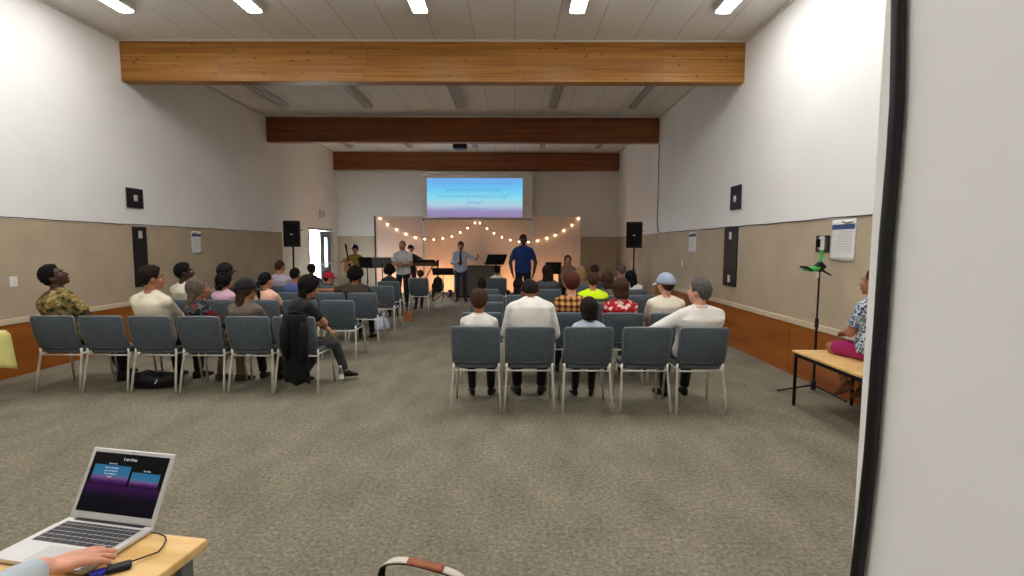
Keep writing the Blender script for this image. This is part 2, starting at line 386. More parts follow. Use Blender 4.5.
board('outlet_board', XR-.012, -1, 8.05, 8.42, 2.2, 2.58, 'square black board with small fitting high on the right wall', [(0, -.02, .05)])
board('outlet_board', XR-.012, -1, 8.1, 8.6, .97, 1.93, 'tall black board with two outlets on the right wall', [(0, .34, .06), (0, -.36, .06)])
def poster(x, s, y0, y1, z0, z1, label):
    t = empty('poster', (x, (y0+y1)/2, (z0+z1)/2), label, 'poster')
    hy, hz = (y1-y0)/2, (z1-z0)/2; n = 10; m_ = 6
    g = [[V((s*(.006+.012*(i/n)**4*(.4+.6*j/m_)+.003*math.sin(3*i+j)), -hy+2*hy*j/m_, hz-2*hz*i/n)) for j in range(m_+1)] for i in range(n+1)]
    MB().sheet(g, .002).build('paper', MT['paper'], t, True)
    MB().box((min(s*.009, s*.012), -hy*.94, hz*.52), (max(s*.009, s*.012), hy*.94, hz*.76)).build('printed_band', MT['blueprint'], t)
    b = MB()
    for k in range(9): b.box((min(s*.010, s*.0122), -hy*.8, hz*(.38-k*.12)), (max(s*.010, s*.0122), hy*(.3+.5*((k*37) % 10)/10), hz*(.38-k*.12+.03)))
    b.build('printed_lines', MT['faint'], t)
    h = MB().tube([(s*.014, -hy*.75, hz*.86), (s*.02, -hy*.3, hz*.8), (s*.018, hy*.05, hz*.9)], .006, 6); h.build('pen_cord', MT['greydark'], t)
MT['faint'] = mat('faint_grey_print', (196, 198, 202), .8)
poster(XR-.012, -1, 5.32, 5.72, 1.47, 1.91, 'white poster with blue band on the near right wall')
poster(XR-.012, -1, 9.95, 10.37, 1.5, 1.9, 'white poster with blue band far along the right wall')
poster(XL+.012, 1, 9.65, 9.95, 1.45, 1.87, 'white poster with dark band on the left wall')
def plate(x, s, y, z, hy, hz, label, rock=1):
    t = empty('switch_plate', (x, y, z), label, 'switch')
    MB().box((min(0, s*.01), -hy, -hz), (max(0, s*.01), hy, hz), .003).build('plate', MT['whitep'], t)
    for k in range(rock): MB().box((min(s*.008, s*.016), -hy*.3+(k-(rock-1)/2)*hy*.9, -hz*.45), (max(s*.008, s*.016), hy*.3+(k-(rock-1)/2)*hy*.9, hz*.45), .002).build('rocker', MT['paper'], t)
plate(XL+.012, 1, 6.17, 1.16, .05, .065, 'white double switch plate on the beige left wall', 2)
plate(XR-.012, -1, 10.75, 1.25, .035, .06, 'small white switch plate on the beige right wall')
plate(XL+.012, 1, 9.25, 1.22, .03, .05, 'small white switch plate under the left wall poster')
t = empty('alarm_box', (XL, 16.25, 2.59), 'small grey box on the wall above the open door', 'alarm box')
MB().box((0, -.16, -.13), (.06, .16, .13), .012).build('case', MT['housing'], t)
b = MB()
for k in range(5): b.box((.059, -.11, -.08+k*.035), (.066, .11, -.066+k*.035))
b.build('grille', MT['grey'], t)
t = empty('wall_tablet', (XR-.012, 5.87, 1.65), 'small dark square frame on the right wall beside the poster', 'frame')
MB().box((-.02, -.12, -.095), (0, .12, .095), .004).build('frame', MT['black'], t)
MB().box((-.023, -.09, -.065), (-.019, .09, .065)).build('picture', mat('dim_purple_picture', (78, 66, 82), .4, var=.25, vscale=12), t)
# knot plugs and scuffs on the plywood
MT['knot'] = mat('dark_knot', (96, 52, 18), .7, var=.1)

# ---------------------------------------------------------------- picking world points that a photo pixel shows
def ray(px, py): return c_f+c_r*((px-512)/F_PX)+c_d*((py-288)/F_PX)
def on_y(px, py, Y): r = ray(px, py); return V((0,0,EYE))+r*(Y/r.y)
def on_z(px, py, z): r = ray(px, py); return V((0,0,EYE))+r*((z-EYE)/r.z)

# ---------------------------------------------------------------- projection screen, partition panels, string lights
t = empty('projection_screen', (-1.24, 17.4, 2.5), 'white pull-down projection screen showing blue song lyrics', 'projection screen')
w2 = 1.85
MB().box((-w2, -.006, 0), (w2, .006, 1.5)).build('screen_cloth', MT['screen'], t)
MB().tube([(-w2-.05, 0, 1.54), (w2+.05, 0, 1.54)], .06, 14).build('roller_case', MT['housing'], t)
MB().tube([(-w2, 0, -.02), (w2, 0, -.02)], .038, 10).build('bottom_bar', MT['black'], t)
for sx in (-1, 1): MB().box((sx*(w2-.1)-.02, .03, 1.5), (sx*(w2-.1)+.02, .07, 1.72), .004).build('bracket', MT['grey'], t)
b = MB().box((-w2, -.009, 0), (-w2+.03, -.006, 1.5)).box((w2-.03, -.009, 0), (w2, -.006, 1.5)); b.build('side_border', MT['screen'], t)
MB().box((-1.7, -.012, .07), (1.52, -.007, 1.37)).build('projected_image', MT['slide'], t)
LY = ["Such as I'm kneeling, he has never wandered", "grace truth and love is my goal", "Cos you reach out releasing I can sing,\"I", "am free\"", "Lord (Chorus 1)"]
for i, (l, x) in enumerate(zip(LY, (-.15, -.1, -.15, -.1, -.2))):
    text('lyric_line', l, .15, MT['lyric'], (x, -.014, 1.2-i*.215), (R(90), 0, 0), t)
def panel(name, x0, x1, y, h, label, post):
    t = empty(name, ((x0+x1)/2, y, 0), label, 'partition'); hw = (x1-x0)/2
    MB().box((-hw+.02, -.015, .12), (hw-.02, .015, h-.02), .004).build('cloth', MT['panel'], t)
    b = MB().box((-hw, -.022, h-.03), (hw, .022, h), .004).box((-hw, -.022, .09), (hw, .022, .12), .004); b.build('rail', MT['housing'], t)
    for sx in (-1, 1):
        MB().box((sx*hw-.02, -.028, 0), (sx*hw+.02, .028, h+.005), .004).build('post', MT['black'] if sx*post > 0 else MT['housing'], t)
        MB().box((sx*(hw-.06)-.03, -.28, 0), (sx*(hw-.06)+.03, .28, .04), .01).build('foot', MT['black'], t)
panel('partition_panel', -4.42, -2.93, 16.3, 2.53, 'cream partition panel left of the screen with black post', -1)
panel('partition_panel', -2.89, .53, 16.62, 2.45, 'wide cream partition panel set back below the screen', 0)
panel('partition_panel', .57, 2.09, 16.3, 2.55, 'cream partition panel right of the screen', 0)
lp = [(58,48),(100,83),(153,113),(205,138),(260,157),(315,167),(367,170),(420,164),(472,152),(520,130),(562,104),(604,75),(633,75),(674,107)]
rp = [(99,107),(138,134),(184,157),(233,173),(283,183),(337,185),(388,177),(442,162),(491,145),(541,118),(588,87),(625,50)]
pts = [on_y(370+u/5.76, 210+v/5.76, 16.24) for u, v in lp]+[on_y(470+u/5.76, 210+v/5.76, 16.24) for u, v in rp]
t = empty('string_lights', pts[12], 'string of warm round bulbs swagged across the cream panels', 'string lights')
MB().tube([p-pts[12]+V((0, .015, .035)) for p in pts], .004, 6).build('wire', MT['rubber'], t)
for p in pts:
    q = p-pts[12]
    bb = MB().ell(q, (.025,0,0), (0,.025,0), (0,0,.029), 12, 8).build('bulb', MT['bulb'], t, True)
    MB().cap(q+V((0,.008,.03)), q+V((0,.014,.062)), .014, .012, 8).build('socket', MT['black'], bb)
def uplight(x, y, aim, label):
    t = empty('floor_uplight', (x, y, 0), label, 'stage lamp', 0, None)
    d = V(aim).normalized(); c = V((0,0,.14))
    MB().cap(c-d*.09, c+d*.06, .06, .07, 14, flat1=True).build('can', MT['black'], t)
    rg = [c+d*.0605+V(d.orthogonal().normalized())*.058*math.cos(2*math.pi*k/16)+d.cross(d.orthogonal().normalized())*.058*math.sin(2*math.pi*k/16) for k in range(16)]
    MB().loft([rg, [p+d*.004 for p in rg]]).build('lens', MT['warmlens'], t)
    MB().tube([(-.09,0,.14), (-.09,0,.01), (.09,0,.01), (.09,0,.14)], .01, 6).build('yoke', MT['black'], t)
uplight(-3.75, 15.72, (.0, .42, 1), 'warm floor lamp lighting the left cream panel')
uplight(-2.55, 15.9, (.05, .5, 1), 'warm floor lamp beside the dark guitar')
uplight(-2.02, 16.05, (0, .5, 1), 'warm floor lamp behind the low music stand')
uplight(-.2, 16.0, (.05, .5, 1), 'warm floor lamp at the right end of the grey cabinet')
uplight(1.25, 15.7, (0, .42, 1), 'warm floor lamp lighting the right cream panel')

# ---------------------------------------------------------------- stage gear
t = empty('low_cabinet', (-1.15, 16.05, 0), 'grey low cabinet before the wide cream panel', 'cabinet')
MB().box((-.72, -.2, .05), (.72, .2, .95), .015).build('body', mat('grey_cabinet_laminate', (112, 104, 96), .7, var=.04), t)
MB().box((-.75, -.22, .95), (.75, .22, .985), .008).build('top', MT['greydark'], t)
for sx in (-1, 1):
    dd = MB().box((.01 if sx > 0 else -.71, -.215, .08), (.71 if sx > 0 else -.01, -.2, .93), .004).build('door', mat('grey_cabinet_door', (104, 97, 90), .7), t)
    MB().tube([(sx*.06, -.235, .42), (sx*.06, -.235, .56)], .008, 8).build('handle', MT['grey'], dd)
MB().box((-.68, -.17, 0), (.68, .17, .05)).build('plinth', MT['black'], t)

def speaker(x, y, z, rz, label):
    t = empty('loudspeaker', (x, y, z), label, 'loudspeaker', rz)
    ring = lambda zz, k: [V((a*k, b*k, zz)) for a, b in ((-.19, -.17), (.19, -.17), (.2, -.1), (.13, .17), (-.13, .17), (-.2, -.1))]
    MB().loft([ring(0, .94), ring(.02, 1), ring(.63, 1), ring(.65, .94)]).build('cabinet', MT['black'], t)
    MB().box((-.17, -.182, .05), (.17, -.166, .6), .006).build('grille', mat('black_grille', (16, 16, 17), .8, bump=.5, bscale=400), t)
    MB().box((-.03, -.187, .3), (.03, -.18, .325), .002).build('badge', MT['alu'], t)
    MB().tube([(.2, -.05, .42), (.22, -.03, .42), (.22, .06, .42), (.17, .08, .42)], .012, 8).build('handle', MT['black'], t)
def spk_stand(x, y, h, label):
    t = empty('speaker_stand', (x, y, 0), label, 'speaker stand')
    MB().cap((0,0,.12), (0,0,h), .024, .022).build('pole', MT['blackmetal'], t)
    MB().cap((0,0,.95), (0,0,1.03), .028, .028).build('collar', MT['black'], t)
    MB().cap((.02,0,.99), (.06,0,.99), .01, .014).build('knob', MT['black'], t)
    MB().cap((0,0,.62), (0,0,.7), .03, .03).build('hub', MT['black'], t)
    for k in range(3):
        a = R(90+k*120); e = V((math.cos(a)*.5, math.sin(a)*.5, .015))
        lg = MB().cap((0,0,.66), e, .013, .013).build('leg', MT['blackmetal'], t)
        MB().cap((0,0,.2), e*.62+V((0,0,.26)), .009, .009).build('brace', MT['blackmetal'], lg)
for px, lab in ((292, 'left'), (634, 'right')):
    p = on_y(px, 247, 12.9)
    if lab == 'left': p.x = -5.58
    speaker(p.x, 12.9, 1.565, R(14) if lab == 'left' else R(-14), 'black loudspeaker on its stand by the %s wall' % lab)
    spk_stand(p.x, 12.9, 1.565, 'black tripod stand under the %s loudspeaker' % lab)

MT['standgrey'] = mat('grey_stand_desk', (104, 102, 100), .5)
def music_stand(px, py, Y, rz, tilt, label, w=.5, h=.32, m='black'):
    c = on_y(px, py, Y)
    t = empty('music_stand', (c.x, Y, 0), label, 'music stand', R(rz))
    hz = c.z; up = V((0, math.sin(R(tilt)), math.cos(R(tilt)))); n = V((0, -math.cos(R(tilt)), math.sin(R(tilt))))
    n = -n if False else V((0, math.cos(R(tilt)), -math.sin(R(tilt))))
    d = MB().obox((0, 0, hz), (1,0,0), up, n, (w/2, h/2, .006), .004)
    d.obox(V((0,0,hz))-up*h/2-n*-.03, (1,0,0), n, up, (w/2, .04, .006), .003)
    d.build('desk', MT[m], t)
    MB().cap((0,.02,hz-.02), (0,.02,.2), .012, .016).build('shaft', MT['blackmetal'], t)
    MB().cap((0,.02,hz*.55), (0,.02,hz*.55+.06), .022, .022).build('collar', MT['black'], t)
    for k in range(3):
        a = R(-90+k*120); MB().tube([(0,.02,.26), (math.cos(a)*.2, .02+math.sin(a)*.2, .1), (math.cos(a)*.34, .02+math.sin(a)*.34, .01)], .01, 6).build('leg', MT['blackmetal'], t)
music_stand(367, 262.5, 13.2, 0, -30, 'black music stand left of the man in the white short-sleeved shirt', .42)
music_stand(382, 262.5, 12.9, 0, -28, 'grey music stand nearest the man in the white short-sleeved shirt', .5, .3, 'standgrey')
music_stand(443, 271.5, 14.6, 0, -48, 'low black music stand beside the dark guitar', .62, .3)
music_stand(496, 259.5, 13.2, 24, -42, 'black music stand between the two men at centre stage', .54, .36)
music_stand(553, 268, 12.6, 0, -35, 'black music stand right of the man in the blue shirt', .4, .36)

def guitar(t, top='guitar_top', body='guitar'):
    """lies in local XZ, front towards -Y, bottom at z=0"""
    ring = []; N = 40
    def half(z):
        lo = .19*math.sqrt(max(0, 1-((z-.19)/.19)**2)) if z < .38 else 0
        hi = .14*math.sqrt(max(0, 1-((z-.35)/.135)**2)) if .215 < z < .485 else 0
        wa = .115 if .2 < z < .38 else 0
        return max(lo, hi, wa)
    zs = [.485*(.5-.5*math.cos(math.pi*i/20)) for i in range(21)]
    out = [(half(z), z) for z in zs]+[(-half(z), z) for z in reversed(zs[1:-1])]
    MB().loft([[V((x, -.045, z)) for x, z in out], [V((x, .045, z)) for x, z in out]]).build('body', MT[body], t)
    MB().loft([[V((x*.97, -.047, .007+z*.97)) for x, z in out], [V((x*.97, -.0455, .007+z*.97)) for x, z in out]]).build('soundboard', MT[top], t)
    MB().loft([[V((.05*math.cos(a*R(20)), y, .31+.05*math.sin(a*R(20)))) for a in range(18)] for y in (-.049, -.0475)]).build('sound_hole', MT['black'], t)
    MB().box((-.07, -.056, .13), (.07, -.047, .155), .003).build('bridge', MT['black'], t)
    MB().loft([[V((x*k, y, z)) for x, y in ((-.028,-.052), (.028,-.052), (.02,-.025), (-.02,-.025))] for z, k in ((.44, 1), (.83, .8))]).build('neck', MT['black'], t)
    hd = MB().box((-.035, -.045, .83), (.035, -.028, 1.0), .006).build('headstock', MT['black'], t)
    for k in range(6):
        sx = -1 if k < 3 else 1; MB().cap((sx*.035, -.036, .86+.05*(k % 3)), (sx*.055, -.036, .86+.05*(k % 3)), .006, .008, 8).build('tuning_peg', MT['chrome'], hd)
p = on_y(438, 290, 15.6)
t = empty('guitar', (p.x, 15.6, .17), 'dark acoustic guitar standing upright behind the low music stand', 'guitar', R(8)); guitar(t, 'guitar')
t2 = empty('guitar_stand', (p.x, 15.66, 0), 'black stand holding the dark upright guitar', 'guitar stand', R(8))
MB().cap((0,.03,.3), (0,.06,.62), .012, .012).build('upright', MT['blackmetal'], t2)
MB().tube([(-.12,-.1,.2), (-.12,-.1,.155), (-.1,.02,.15), (0,.03,.3), (.1,.02,.15), (.12,-.1,.155), (.12,-.1,.2)], .011, 6).build('cradle', MT['rubber'], t2)
for k in range(3):
    a = R(90+k*120); MB().cap((0,.03,.3), (math.cos(a)*.22, .03+math.sin(a)*.22, .012), .012, .012).build('leg', MT['blackmetal'], t2)
# keyboard on its stand
p = on_y(423, 262.5, 14.9)
t = empty('keyboard', (p.x, 14.9, p.z-.06), 'black electronic keyboard tilted on its stand on stage', 'keyboard', R(-12))
MB().obox((0,0,.05), (1,0,0), (0,.94,-.34), (0,.34,.94), (.4, .17, .05), .015).build('case', MT['black'], t)
b = MB()
for k in range(18): b.obox(V((-.36+k*.0423, .03, .09)), (1,0,0), (0,.94,-.34), (0,.34,.94), (.019, .09, .012), .002)
b.build('keys', MT['whitep'], t)
t2 = empty('keyboard_stand', (p.x, 14.9, 0), 'black crossed-leg stand under the electronic keyboard', 'keyboard stand', R(-12))
for sx in (-1, 1):
    MB().tube([(sx*-.3, -.02, .02), (sx*.3, .02, p.z-.075)], .016, 8).build('leg', MT['blackmetal'], t2)
    MB().tube([(sx*.3, -.17, p.z-.075), (sx*.3, .17, p.z-.07)], .014, 8).build('arm', MT['blackmetal'], t2)
    MB().tube([(sx*.3, -.17, .015), (sx*.3, .17, .015)], .014, 8).build('foot', MT['blackmetal'], t2)

# ---------------------------------------------------------------- stacking chairs
def make_chair():
    t = empty('stacking_chair', (0,0,0), 'x', 'chair')
    bm = MB(); rings = []
    for z, k in ((.425, .95), (.435, 1), (.465, 1), (.478, .96), (.482, .88)):
        rr = []
        for i in range(32):
            a = 2*math.pi*i/32; cx = math.copysign(abs(math.cos(a))**.35, math.cos(a)); sy = math.copysign(abs(math.sin(a))**.35, math.sin(a))
            rr.append(V((cx*.218*k, .02+sy*.215*k, z-.012*(sy > .5))))
        rings.append(rr)
    bm.loft(rings).build('seat', MT['fabric'], t, True)
    # padded back, slightly dished, leaning backwards
    def bp(u, v, d):   # u -1..1, v 0..1
        z = .462+.378*v; y = -.192-.095*v-.018*math.sin(math.pi*v)+.022*(u*u)
        hw = .222+.006*v; return V((u*hw, y+d, z))
    g = MB(); rings = []
    for q in range(28):
        pass
    us = [-1, -.97, -.9, -.6, -.3, 0, .3, .6, .9, .97, 1]; vs = [0, .03, .1, .3, .5, .7, .9, .97, 1]
    F_, B_ = [], []
    for v in vs:
        for u in us:
            e = min(1, (1-abs(u))/.1)*min(1, v/.1)*min(1, (1-v)/.1); d = .012+.016*math.sqrt(max(0, min(1, e)))
            uu = u*(1-.04*max(0, (.1-v)/.1)-.03*max(0, (v-.9)/.1))
            F_.append(bp(uu, v, d)); B_.append(bp(uu, v, -d*.75))
    n, N = len(us), len(F_); fs = []
    for i in range(len(vs)-1):
        for j in range(n-1):
            a = i*n+j; fs.append((a, a+1, a+n+1, a+n)); fs.append((N+a, N+a+n, N+a+n+1, N+a+1))
    for j in range(n-1):
        fs.append((j, N+j, N+j+1, j+1)); q = (len(vs)-1)*n+j; fs.append((q, q+1, N+q+1, N+q))
    for i in range(len(vs)-1):
        a = i*n; fs.append((a, a+n, N+a+n, N+a)); q = a+n-1; fs.append((q, N+q, N+q+n, q+n))
    bk = g.add(F_+B_, fs).build('backrest', MT['fabric'], t, True)
    path = [bp(-1, .05, -.004), bp(-1.01, .5, -.004), bp(-1.01, .93, -.004), bp(-.95, 1.0, -.004), bp(-.5, 1.012, -.004), bp(0, 1.014, -.004), bp(.5, 1.012, -.004), bp(.95, 1.0, -.004), bp(1.01, .93, -.004), bp(1.01, .5, -.004), bp(1, .05, -.004)]
    MB().tube(path, .012, 8).build('edge_trim', MT['edge'], bk, True)
    MB().tube([bp(-.96, .1, -.019), bp(0, .085, -.024), bp(.96, .1, -.019)], .004, 6).build('seam', MT['edge'], bk, True)
    for sx in (-1, 1):
        MB().tube([(sx*.243, -.262, 0), (sx*.232, -.225, .22), (sx*.222, -.185, .42), (sx*.22, -.187, .48)], .0125, 10).build('leg', MT['chrome'], t, True)
        MB().tube([(sx*.236, .235, 0), (sx*.222, .195, .38), (sx*.216, .17, .425), (sx*.21, .12, .432)], .0125, 10).build('leg', MT['chrome'], t, True)
    MB().tube([(-.222, -.19, .405), (.222, -.19, .405)], .009, 8).build('crossbar', MT['chrome'], t, True)
    b = MB()
    for sx in (-1, 1): b.tube([(sx*.212, -.19, .418), (sx*.212, .19, .418)], .011, 8)
    b.tube([(-.212, .17, .418), (.212, .17, .418)], .011, 8); b.build('seat_frame', MT['chrome'], t, True)
    return t
chair0 = None
def chair(x, y, label, rz=0, group=None):
    global chair0
    if chair0 is None: chair0 = make_chair(); o = chair0
    else: o = copy_tree(chair0)
    o.location = (x, y, 0); o.rotation_euler = (0, 0, R(rz)); o['label'] = label; o['group'] = group or 'grey-blue stacking chairs'
    return o
C_ = 'grey-blue stacking chair '
L1, L2, L3, L4, L5, LF = 5.70, 7.33, 8.46, 9.82, 11.05, 12.22
chair(-4.98, L1, C_+'under the man in the camouflage shirt', 1)
chair(-4.46, L1, C_+'empty, between the camouflage shirt and the cream sweater', 1)
chair(-3.93, L1, C_+'under the man in the cream sweater')
chair(-3.40, L1, C_+'under the grey-haired woman in dark patterned jacket')
chair(-2.87, L1, C_+'under the long-haired person in the black cap')
chair(-2.36, L1, C_+'under the person in black, jacket over its back', -2)
chair(-2.46, L2, C_+'empty at the aisle, just ahead of the woman in black')
chair(-2.99, L2, C_+'empty, second from the aisle ahead of the woman in black')
chair(-3.52, L2, C_+'under the woman with a ponytail in peach')
chair(-4.10, L2, C_+'under the dark-haired woman in the pink shirt')
chair(-4.63, L2, C_+'under the dark-haired man in pale shirt near left wall')
chair(-2.45, L3, C_+'at the aisle under the curly-haired person in brown')
chair(-2.98, L3, C_+'under the outstretched arm of the curly-haired person')
chair(-3.58, L3, C_+'under the person in blue with receding hair')
chair(-4.70, L3, C_+'under the man in a black cap near the left wall')
chair(-2.50, L4, C_+'empty at the aisle, ahead of the curly-haired person')
chair(-3.53, L4, C_+'under the child in the red cap')
chair(-4.46, L4, C_+'under the man in lavender near the left wall')
chair(-2.66, L5, C_+'at the aisle under the person with a black afro')
chair(-4.33, L5, C_+'under the person in navy beyond the red cap')
chair(-2.25, LF, C_+'alone at the front of the left block, shiny legs')
R1, R2, R3, R4, R5 = 5.08, 6.10, 7.16, 8.2, 9.25
chair(-.365, R1, C_+'in the nearest right row under the boy in white')
chair(.155, R1, C_+'in the nearest right row under the broad man in white')
chair(.715, R1, C_+'in the nearest right row under the child in light blue')
chair(1.275, R1, C_+'empty in the nearest right row')
chair(1.815, R1, C_+'at the right end under the grey-haired man')
chair(-.37, R2, C_+'empty, directly ahead of the boy in white')
chair(.17, R2, C_+'empty, directly ahead of the broad man in white')
chair(.70, R2, C_+'under the person in the plaid shirt')
chair(1.26, R2, C_+'under the person in the red flowered shirt')
chair(1.80, R2, C_+'under the man in the pale blue cap')
chair(-.37, R3, C_+'empty at the aisle, third right row from the back')
chair(.17, R3, C_+'empty, third right row, second from the aisle')
chair(1.10, R3, C_+'under the person in neon yellow')
chair(-.40, R4, C_+'empty at the aisle, fourth right row from the back')
chair(.12, R4, C_+'under the child with long dark hair, fourth right row')
chair(1.50, R4, C_+'under the brown-haired person ahead of the flowered shirt')
chair(1.98, R4, C_+'empty, just ahead of the man in the blue cap')
chair(-.50, R5, C_+'under the dark-haired child at the aisle, fifth right row')
chair(.60, R5, C_+'under the woman with thick dark hair by the music stand')
chair(2.12, R5, C_+'under the black-haired person in white by the right wall')
chair(1.33, 10.2, C_+'under the fair-haired person, sixth right row')
chair(2.16, 10.4, C_+'under the grey-brown haired person near the right loudspeaker')
chair(1.74, 11.1, C_+'under the dark-haired person in the front right row')
chair(-.41, 12.3, C_+'under the child in white before the centre music stand', 0)
chair(1.48, 14.0, C_+'on stage under the long-haired woman', 180)

# ---------------------------------------------------------------- things on the floor
p = on_z(341, 384, 0)
t = empty('water_bottle', (p.x, p.y, 0), 'clear plastic water bottle on the carpet beside the black trousers', 'bottle')
MB().loft([[V((r*math.cos(2*math.pi*k/16), r*math.sin(2*math.pi*k/16), z)) for k in range(16)] for z, r in ((0,.026), (.005,.031), (.05,.031), (.055,.029), (.12,.031), (.15,.031), (.185,.015), (.2,.0135))]).build('bottle', MT['clear'], t, True)
MB().loft([[V((.0318*math.cos(2*math.pi*k/16), .0318*math.sin(2*math.pi*k/16), z)) for k in range(16)] for z in (.062, .118)], False).build('label_wrap', MT['paper'], t, True)
MB().cap((0,0,.2), (0,0,.215), .0145, .0145, 14, True, True).build('lid', MT['paper'], t)
p = on_z(155, 388, 0)
t = empty('duffel_bag', (p.x, p.y+.02, 0), 'black duffel bag on the floor behind the cream sweater man', 'bag', R(6))
b = MB(); rings = []
for i in range(15):
    u = -1+2*i/14; k = (1-abs(u)**3.2)**.5 if abs(u) < 1 else 0; k = max(k, .25); rr = []
    for j in range(20):
        a = 2*math.pi*j/20; z = .095+.098*k*math.sin(a)*(1-.12*math.sin(u*4+1)); rr.append(V((u*.28, .125*k*math.cos(a)+.01*math.sin(5*u), max(.004, z+.012*math.sin(u*6+a)))))
    rings.append(rr)
MT['bagblack'] = mat('black_nylon', (17, 17, 19), .6, bump=.2, bscale=40)
b.loft(rings).build('body', MT['bagblack'], t, True)
MB().tube([(-.22,-.03,.185), (0,-.035,.2), (.22,-.03,.18)], .004, 6).build('zip', MT['grey'], t)
MB().tube([(-.12,-.1,.13), (-.1,-.13,.2), (0,-.12,.23), (.1,-.13,.2), (.12,-.1,.13)], .009, 6).build('handle', MT['bagblack'], t)
b = MB().tube([(.06,-.128,.075), (.075,-.128,.1), (.085,-.125,.12)], .006, 6); b.build('white_mark', MT['paper'], t)
p = on_z(411, 321, 0)
t = empty('carton', (p.x-.05, p.y, 0), 'small brown carton on the floor at the front left chair', 'box', R(10))
MB().box((-.1, -.09, 0), (.1, .09, .2), .008).build('body', MT['brownbox'], t)
MB().box((-.095, -.085, .2), (.095, .085, .206), .002).build('flap', mat('tan_card', (166, 112, 70), .8), t)
p = on_z(391, 326, 0)
t = empty('plastic_bag', (-2.55, 9.6, 0), 'crumpled pale blue plastic bag under the aisle chair', 'bag')
b = MB(); rings = []
for z, k in ((.004, .75), (.06, 1), (.15, 1.02), (.22, .8), (.27, .45), (.31, .55), (.33, .5)):
    rings.append([V(((.17*k+.025*math.sin(a*1.9+z*40))*math.cos(a*R(18)), (.12*k+.02*math.sin(a*2.7+z*25))*math.sin(a*R(18)), z)) for a in range(20)])
b.loft(rings).build('film', MT['bagfilm'], t, True)
for sx in (-1, 1): MB().tube([(sx*.05, 0, .31), (sx*.09, 0, .38), (sx*.02, .02, .4), (0, .01, .32)], .008, 6).build('handle', MT['bagfilm'], t, True)
# jacket hung over the chair back
J = mat('black_jacket_cloth', (15, 15, 17), .9, bump=.3, bscale=25)
t = empty('jacket', (-2.36, L1, 0), 'black jacket draped over the chair of the person in black', 'jacket', R(-2))
g = []
prof = [(-.205, .52), (-.23, .66), (-.246, .79), (-.262, .862), (-.288, .874), (-.322, .856), (-.322, .75), (-.318, .62), (-.312, .48), (-.308, .34), (-.302, .22), (-.298, .13)]
for i, (y, z) in enumerate(prof):
    row = []
    for j in range(17):
        u = -1+j/8; wd = .125+.012*math.sin(i*.8)*(i > 5); hang = max(0, i-4)/7
        fold = hang*(.016*math.sin(j*1.25+.3*i)+.008*math.sin(j*2.6))
        row.append(V((.035+u*wd+.012*hang, y-abs(fold)-.012*hang, z+(.02*math.sin(j*.55+.6) if i == 11 else 0))))
    g.append(row)
MB().sheet(g, .022).build('shell', J, t, True)
for sx, l in ((-1, .36), (1, .42)):
    MB().tube([(.035+sx*.10, -.325, .80), (.035+sx*.105, -.352, .7), (.035+sx*.10, -.362, .55), (.035+sx*.085, -.36, .80-l)], [.03, .046, .042, .036], 12).build('sleeve', J, t, True)
MB().tube([(-.05, -.285, .884), (.035, -.295, .896), (.12, -.285, .884)], [.014, .02, .014], 8).build('collar', J, t, True)

# ---------------------------------------------------------------- yellow-clothed table at the left edge
t = empty('cloth_table', (-5.50, 4.78, 0), 'table under a pale yellow cloth at the left edge', 'table', 0)
MB().box((-.33, -.6, .7), (.33, .33, .735), .006).build('table_top', MT['oak'], t)
for sx in (-1, 1):
    for y in (-.5, .1): MB().cap((sx*.2, y, 0), (sx*.2, y, .7), .018, .018).build('leg', MT['grey'], t)
tc = empty('tablecloth', (-5.50, 4.78, .738), 'pale yellow cloth hanging over the table at the left edge', 'tablecloth')
X2, Yb, Yf = .345, -.64, .36
g = []
for i in range(13):
    v = i/12; row = []
    for j in range(49):
        s_ = j/48*4; k = int(s_) % 4; f_ = s_-int(s_)
        cs = [(X2, Yb), (X2, Yf), (-X2*.98, Yf), (-X2*.98, Yb)]; a, c2 = cs[k], cs[(k+1) % 4]
        x, y = a[0]+(c2[0]-a[0])*f_, a[1]+(c2[1]-a[1])*f_
        dd = max(0, (v-.35)/.65); fold = (1+.085*dd*(1+.35*math.sin(j*1.9))) if v > .35 else min(1, v/.35)
        cornr = min(f_, 1-f_); drop = dd*.36-.06*dd*(1-min(1, cornr*6))*-1
        row.append(V((x*fold, (y-(Yb+Yf)/2)*fold+(Yb+Yf)/2, .004-drop)))
    g.append(row)
MB().sheet(g, .006).build('cloth', MT['yellow'], tc, True)

# ---------------------------------------------------------------- low table by the right wall
t = empty('low_table', (3.16, 4.6, 0), 'low wood-topped table with black legs by the right wall', 'table')
MB().box((-.325, -.54, .548), (.325, .54, .570), .004).build('table_top', MT['oak'], t)
b = MB()
for (lo, hi) in (((-.3,-.52,.51), (.3,-.5,.548)), ((-.3,.5,.51), (.3,.52,.548)), ((-.31,-.5,.51), (-.29,.5,.548)), ((.29,-.5,.51), (.31,.5,.548))): b.box(lo, hi)
b.build('apron_rail', MT['blackmetal'], t)
for sx in (-1, 1):
    for sy in (-1, 1): MB().box((sx*.295-.0125, sy*.515-.0125, 0), (sx*.295+.0125, sy*.515+.0125, .548), .003).build('leg', MT['blackmetal'], t)
